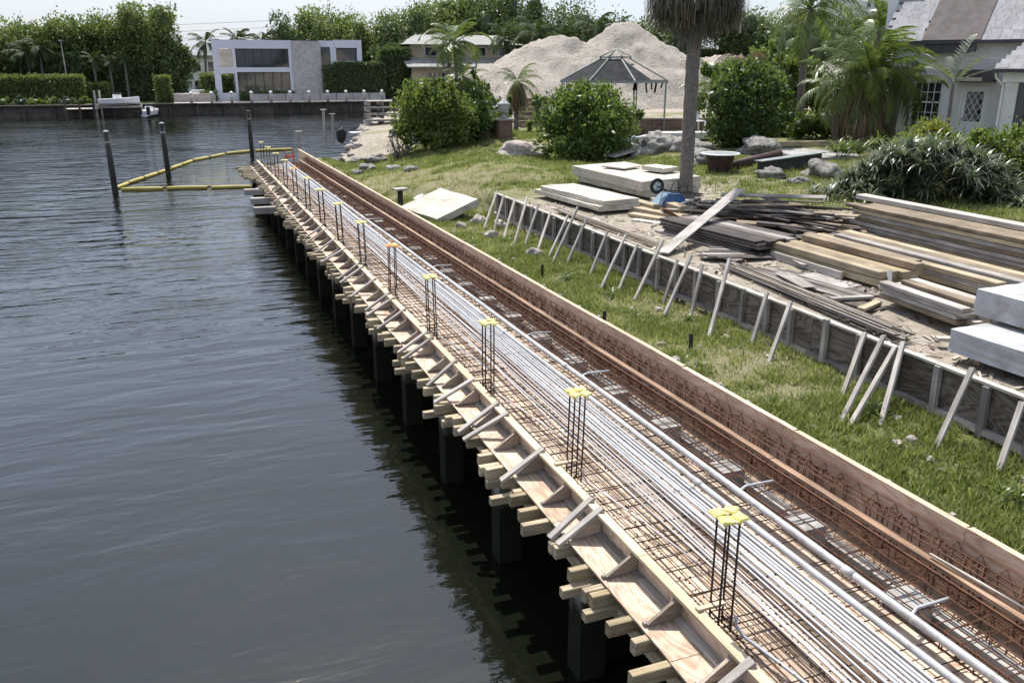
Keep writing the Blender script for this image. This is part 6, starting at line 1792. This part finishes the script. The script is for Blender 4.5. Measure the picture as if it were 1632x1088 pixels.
# far palms
CP = [(4.9, 127, 7.2, 9), (9.6, 128, 7.8, 10), (12.4, 128.5, 7.4, 9), (16.0, 127, 7.4, 9)]
for i, (x, y, h, n_) in enumerate(CP):
    palm('coconut_palm', 'coconut palm showing above the roof of the modern house', (x, y, 1.28), h, .16, 14, ['coco1', 'coco2'], (1.1, -.9), (rnd.uniform(-.6, .6), 0), 30 + i, 'palms above the modern house')
for i, (x, y, h) in enumerate(((-13.8, 118.5, 6.4), (-14.9, 118.8, 5.8))):
    palm('coconut_palm', 'pale palm standing before the far left trees', (x, y, 1.28), h, .14, 13, ['coco1', 'coco2'], (1.0, -1.0), (.3 - .6 * i, 0), 40 + i, 'palms before the far left trees')
for i, (x, y, h) in enumerate(((-7.9, 117.0, 5.0), (-6.2, 117.2, 4.7), (-4.5, 117, 4.8))):
    palm('cabbage_palm', 'short palm with pale head before the dark far thicket', (x, y, 1.28), h, .14, 12, ['coco1'], (1.1, -.9), (0, 0), 45 + i, 'short palms before the far thicket', scale=.6)
for i, (x, y, h) in enumerate(((39.5, 96, 7.6), (44.0, 97, 7.0), (47.5, 95, 8.2), (52.0, 97, 7.8), (57, 98, 7.0), (62, 99, 7.4), (34.5, 112, 6.6), (43, 112, 7.5))):
    palm('coconut_palm', 'dark coconut palm rising behind the sand pile', (x, y, 1.5), h, .17, 16, ['coco1', 'coco2'], (1.15, -1.0), (rnd.uniform(-.8, .8), 0), 50 + i, 'coconut palms behind the sand pile', scale=1.15)

# beige house behind the sand pile
yh = thing('beige_house', 'beige two-storey house with flat tiled roof behind the sand pile', 'house', (40, 113, 1.3))
M['beige'] = mottled('beige_render', (0.40, 0.33, 0.22), (0.50, 0.42, 0.29), 1.0, bs=0)
M['rooft'] = mottled('grey_roof_tile', (0.24, 0.235, 0.22), (0.34, 0.33, 0.31), 2.0, bs=.3)
yb = 113.0
def ybx(nm, m, a, b_, c, d, e, f, par=yh): return hbox(nm, m, a, b_, c, d, e, f, par, I4)
ops = [(32.2, 34.6), (36.4, 38.6), (40.4, 42.6)]
xx = 30.0
for (a, b_) in ops + [(46.0, 46.0)]:
    ybx('wall', M['beige'], xx, a, yb, yb + .4, 1.2, 5.4)
    if b_ > a:
        ybx('wall', M['beige'], a, b_, yb, yb + .4, 4.6, 5.4)
        w_ = ybx('window', M['white'], a, b_, yb + .2, yb + .3, 1.2, 1.6)
        ybx('pane', M['glass'], a, b_, yb + .24, yb + .28, 1.6, 4.6, w_)
        for k in range(1, 4):
            x = a + (b_ - a) * k / 4
            ybx('mullion', M['white'], x - .05, x + .05, yb + .15, yb + .24, 1.6, 4.6, w_)
    xx = b_
MB().add([(29.2, yb - .9, 5.4), (46.8, yb - .9, 5.4), (46.8, yb + 2.2, 6.5), (29.2, yb + 2.2, 6.5), (29.2, yb - .9, 5.25), (46.8, yb - .9, 5.25), (46.8, yb + 2.2, 6.3), (29.2, yb + 2.2, 6.3)], [(0, 1, 2, 3), (7, 6, 5, 4), (0, 4, 5, 1), (1, 5, 6, 2), (2, 6, 7, 3), (3, 7, 4, 0)]).build('lower_roof', M['rooft'], yh)
ybx('upper_wall', M['beige'], 30.5, 45.5, yb + 2.4, yb + 2.8, 6.3, 8.2)
for a in (32.5, 36, 39.5, 43):
    w_ = ybx('window', M['white'], a - .08, a + 1.58, yb + 2.3, yb + 2.39, 6.7, 7.9)
    ybx('pane', M['glass'], a, a + 1.5, yb + 2.26, yb + 2.295, 6.78, 7.82, w_)
MB().add([(29.6, yb + 1.6, 8.2), (46.4, yb + 1.6, 8.2), (44.0, yb + 5, 9.5), (32.0, yb + 5, 9.5), (29.6, yb + 9, 8.2), (46.4, yb + 9, 8.2)], [(0, 1, 2, 3), (1, 5, 2), (5, 4, 3, 2), (4, 0, 3), (0, 4, 5, 1)]).build('roof', M['rooft'], yh)
for i in range(16):
    ybx('baluster', M['white'], 31 + .9 * i, 31.25 + .9 * i, yb - 2.0, yb - 1.8, 1.3, 2.3)
ybx('balustrade_rail', M['white'], 30.8, 45, yb - 2.05, yb - 1.75, 2.3, 2.42)

# pale houses further off, tower at right
def far_house(name, label, x0, x1, y, z1, mk, nw, rows, zw=1.28, depth=8):
    t = thing(name, label, 'building', ((x0 + x1) / 2, y, zw))
    hbox('wall', M[mk], x0, x1, y, y + depth, zw, z1, t, I4)
    hbox('roof', M['rooft'], x0 - .4, x1 + .4, y - .4, y + depth + .4, z1 + .002, z1 + .35, t, I4)
    for r_ in range(rows):
        for k in range(nw):
            cx = x0 + (x1 - x0) * (k + .5) / nw; w_ = (x1 - x0) / nw * .25
            zz = zw + (z1 - zw) * (r_ + .55) / rows
            o = hbox('window', M['white'], cx - w_ - .1, cx + w_ + .1, y - .06, y - .002, zz - .75, zz + .75, t, I4)
            hbox('pane', M['glass'], cx - w_, cx + w_, y - .1, y - .062, zz - .65, zz + .65, o, I4)
    return t
far_house('pale_house', 'pale grey house half hidden between far trees and modern house', 1.2, 7.5, 139, 6.6, 'lav', 3, 2)
th = far_house('tower_block', 'pale tower block rising behind the shingle roof', 137.5, 147, 150, 34, 'stucco', 5, 11, 1.3, 14)

# low terrace, boats and posts on the far bank
block('terrace_wall', 'pinkish low terrace wall left of the modern house', 'wall', M['rubble'], 0.6, 5.0, 112.0, 112.5, 1.3, 2.3)
block('lounger', 'white lounger on the far terrace', 'lounger', M['white'], 2.6, 4.2, 114.2, 114.9, 2.35, 2.7, 0, None, .03)
block('terrace_floor', 'pale terrace paving left of the modern house', 'terrace', M['paving'], .5, 5.3, 112.5, 120, 1.3, 2.25)
def boat(name, label, c, L, Wd, H, rz, extra):
    t = thing(name, label, 'boat', c)
    mw = Matrix.Translation(c) @ Matrix.Rotation(rz, 4, 'Z')
    st = [(-.5, .8, .9), (-.2, 1, .95), (.15, .95, 1.0), (.38, .6, 1.1), (.5, .04, 1.2)]
    V, F = [], []
    for (f, w_, h_) in st:
        x = f * L; w2 = w_ * Wd / 2
        V += [(x, 0, 0 if f < .3 else H * .35 * (f - .2) / .3), (x, -w2 * .8, H * .35), (x, -w2, H * h_), (x, w2, H * h_), (x, w2 * .8, H * .35)]
    for i in range(len(st) - 1):
        for k in range(5):
            if k == 2: continue
            F.append((i * 5 + k, i * 5 + (k + 1) % 5, (i + 1) * 5 + (k + 1) % 5, (i + 1) * 5 + k))
    F.append((0, 1, 2, 3, 4))
    # inner deck
    n0 = len(V)
    for (f, w_, h_) in st: V += [(f * L, -w_ * Wd * .46, H * .7), (f * L, w_ * Wd * .46, H * .7)]
    for i in range(len(st) - 1): F.append((n0 + 2 * i, n0 + 2 * i + 1, n0 + 2 * i + 3, n0 + 2 * i + 2))
    MB().add(V, F).build('hull', M['white'], t, mw=mw)
    MB().box(-.1 * L, .06 * L, -Wd * .2, Wd * .2, H * .7, H * 1.5).build('console', M['white'], t, mw=mw)
    MB().box(-.06 * L, .07 * L, -Wd * .21, Wd * .21, H * 1.5, H * 1.75).build('windscreen', M['glass'], t, mw=mw)
    for s_ in ((-.12, .12) if extra else (0,)):
        MB().add([(-.5 * L - .35, s_ * Wd * 2 - .12, .3), (-.5 * L, s_ * Wd * 2 - .12, .3), (-.5 * L, s_ * Wd * 2 + .12, .3), (-.5 * L - .35, s_ * Wd * 2 + .12, .3), (-.5 * L - .4, s_ * Wd * 2 - .15, H * 1.5), (-.5 * L + .1, s_ * Wd * 2 - .15, H * 1.5), (-.5 * L + .1, s_ * Wd * 2 + .15, H * 1.5), (-.5 * L - .4, s_ * Wd * 2 + .15, H * 1.5)], [(0, 3, 2, 1), (4, 5, 6, 7), (0, 1, 5, 4), (1, 2, 6, 5), (2, 3, 7, 6), (3, 0, 4, 7)]).build('outboard', M['black'], t, mw=mw)
    return t
boat('motor_boat', 'white motor boat raised on a boat lift by the far hedge', (-5.3, 108.0, 1.25), 4.6, 1.7, .8, R(20), False)
boat('skiff', 'small white boat with outboards moored at the far dock', (-2.2, 106.9, .05), 3.6, 1.8, .75, R(75), True)
bl_ = thing('boat_lift', 'pale boat lift frame and posts holding the white motor boat', 'boat lift', (-5.4, 108, 0))
for (x, y) in ((-7.6, 107.0), (-3.0, 107.0), (-7.2, 108.8), (-3.0, 108.8)):
    beam('post', M['pale'], (x, y, -1), (x, y, 2.9 if x < -5 else 1.5), .2, .2, bl_, up=(1, 0, 0))
for y in (107.0, 108.8):
    beam('beam', M['grey'], (-7.6, y, 1.12), (-3.0, y, 1.12), .18, .18, bl_)
dk = thing('timber_dock', 'small timber dock with posts by the far long hedge', 'dock', (-9, 107.5, 0))
for i in range(10):
    beam('board', M['pale'], (-10.6 + .34 * i, 106.2, 1.0), (-10.6 + .34 * i, 108.9, 1.0), .3, .06, dk)
for (x, y) in ((-10.6, 106.3), (-9.2, 106.3), (-7.8, 106.3)):
    beam('post', M['bulk'], (x, y, -1), (x, y, 2.0), .22, .22, dk, up=(1, 0, 0))
for (x, y, z) in ((-10.9, 116.5, 8.2),):
    t = thing('light_pole', 'thin pale light pole before the far left trees', 'pole', (x, y, 1.3))
    MB().tube([(x, y, 1.3), (x - .1, y, z)], [.09, .06], 8).build('shaft', M['pale'], t)
    MB().box(x - .35, x + .1, y - .12, y + .12, z, z + .16).build('lamp_head', M['grey'], t)
t = thing('power_line', 'utility pole and thin wires above the modern house', 'power line', (26, 134, 1.3))
beam('pole', M['grey'], (26, 134, 1.3), (26, 134, 12.6), .28, .28, t, up=(1, 0, 0))
beam('crossarm', M['grey'], (24.9, 134, 12.2), (27.1, 134, 12.2), .12, .14, t)
for k in range(3):
    MB().tube([(-60, 133.5, 9.0 - .9 * k), (-20, 133.6, 9.6 - .9 * k), (26, 134, 12.3 - .9 * k)], .02, 4).build('wire', M['black'], t)

for o in [o for o in bpy.data.objects if o not in far_first and o.parent is None]:
    placed(o)
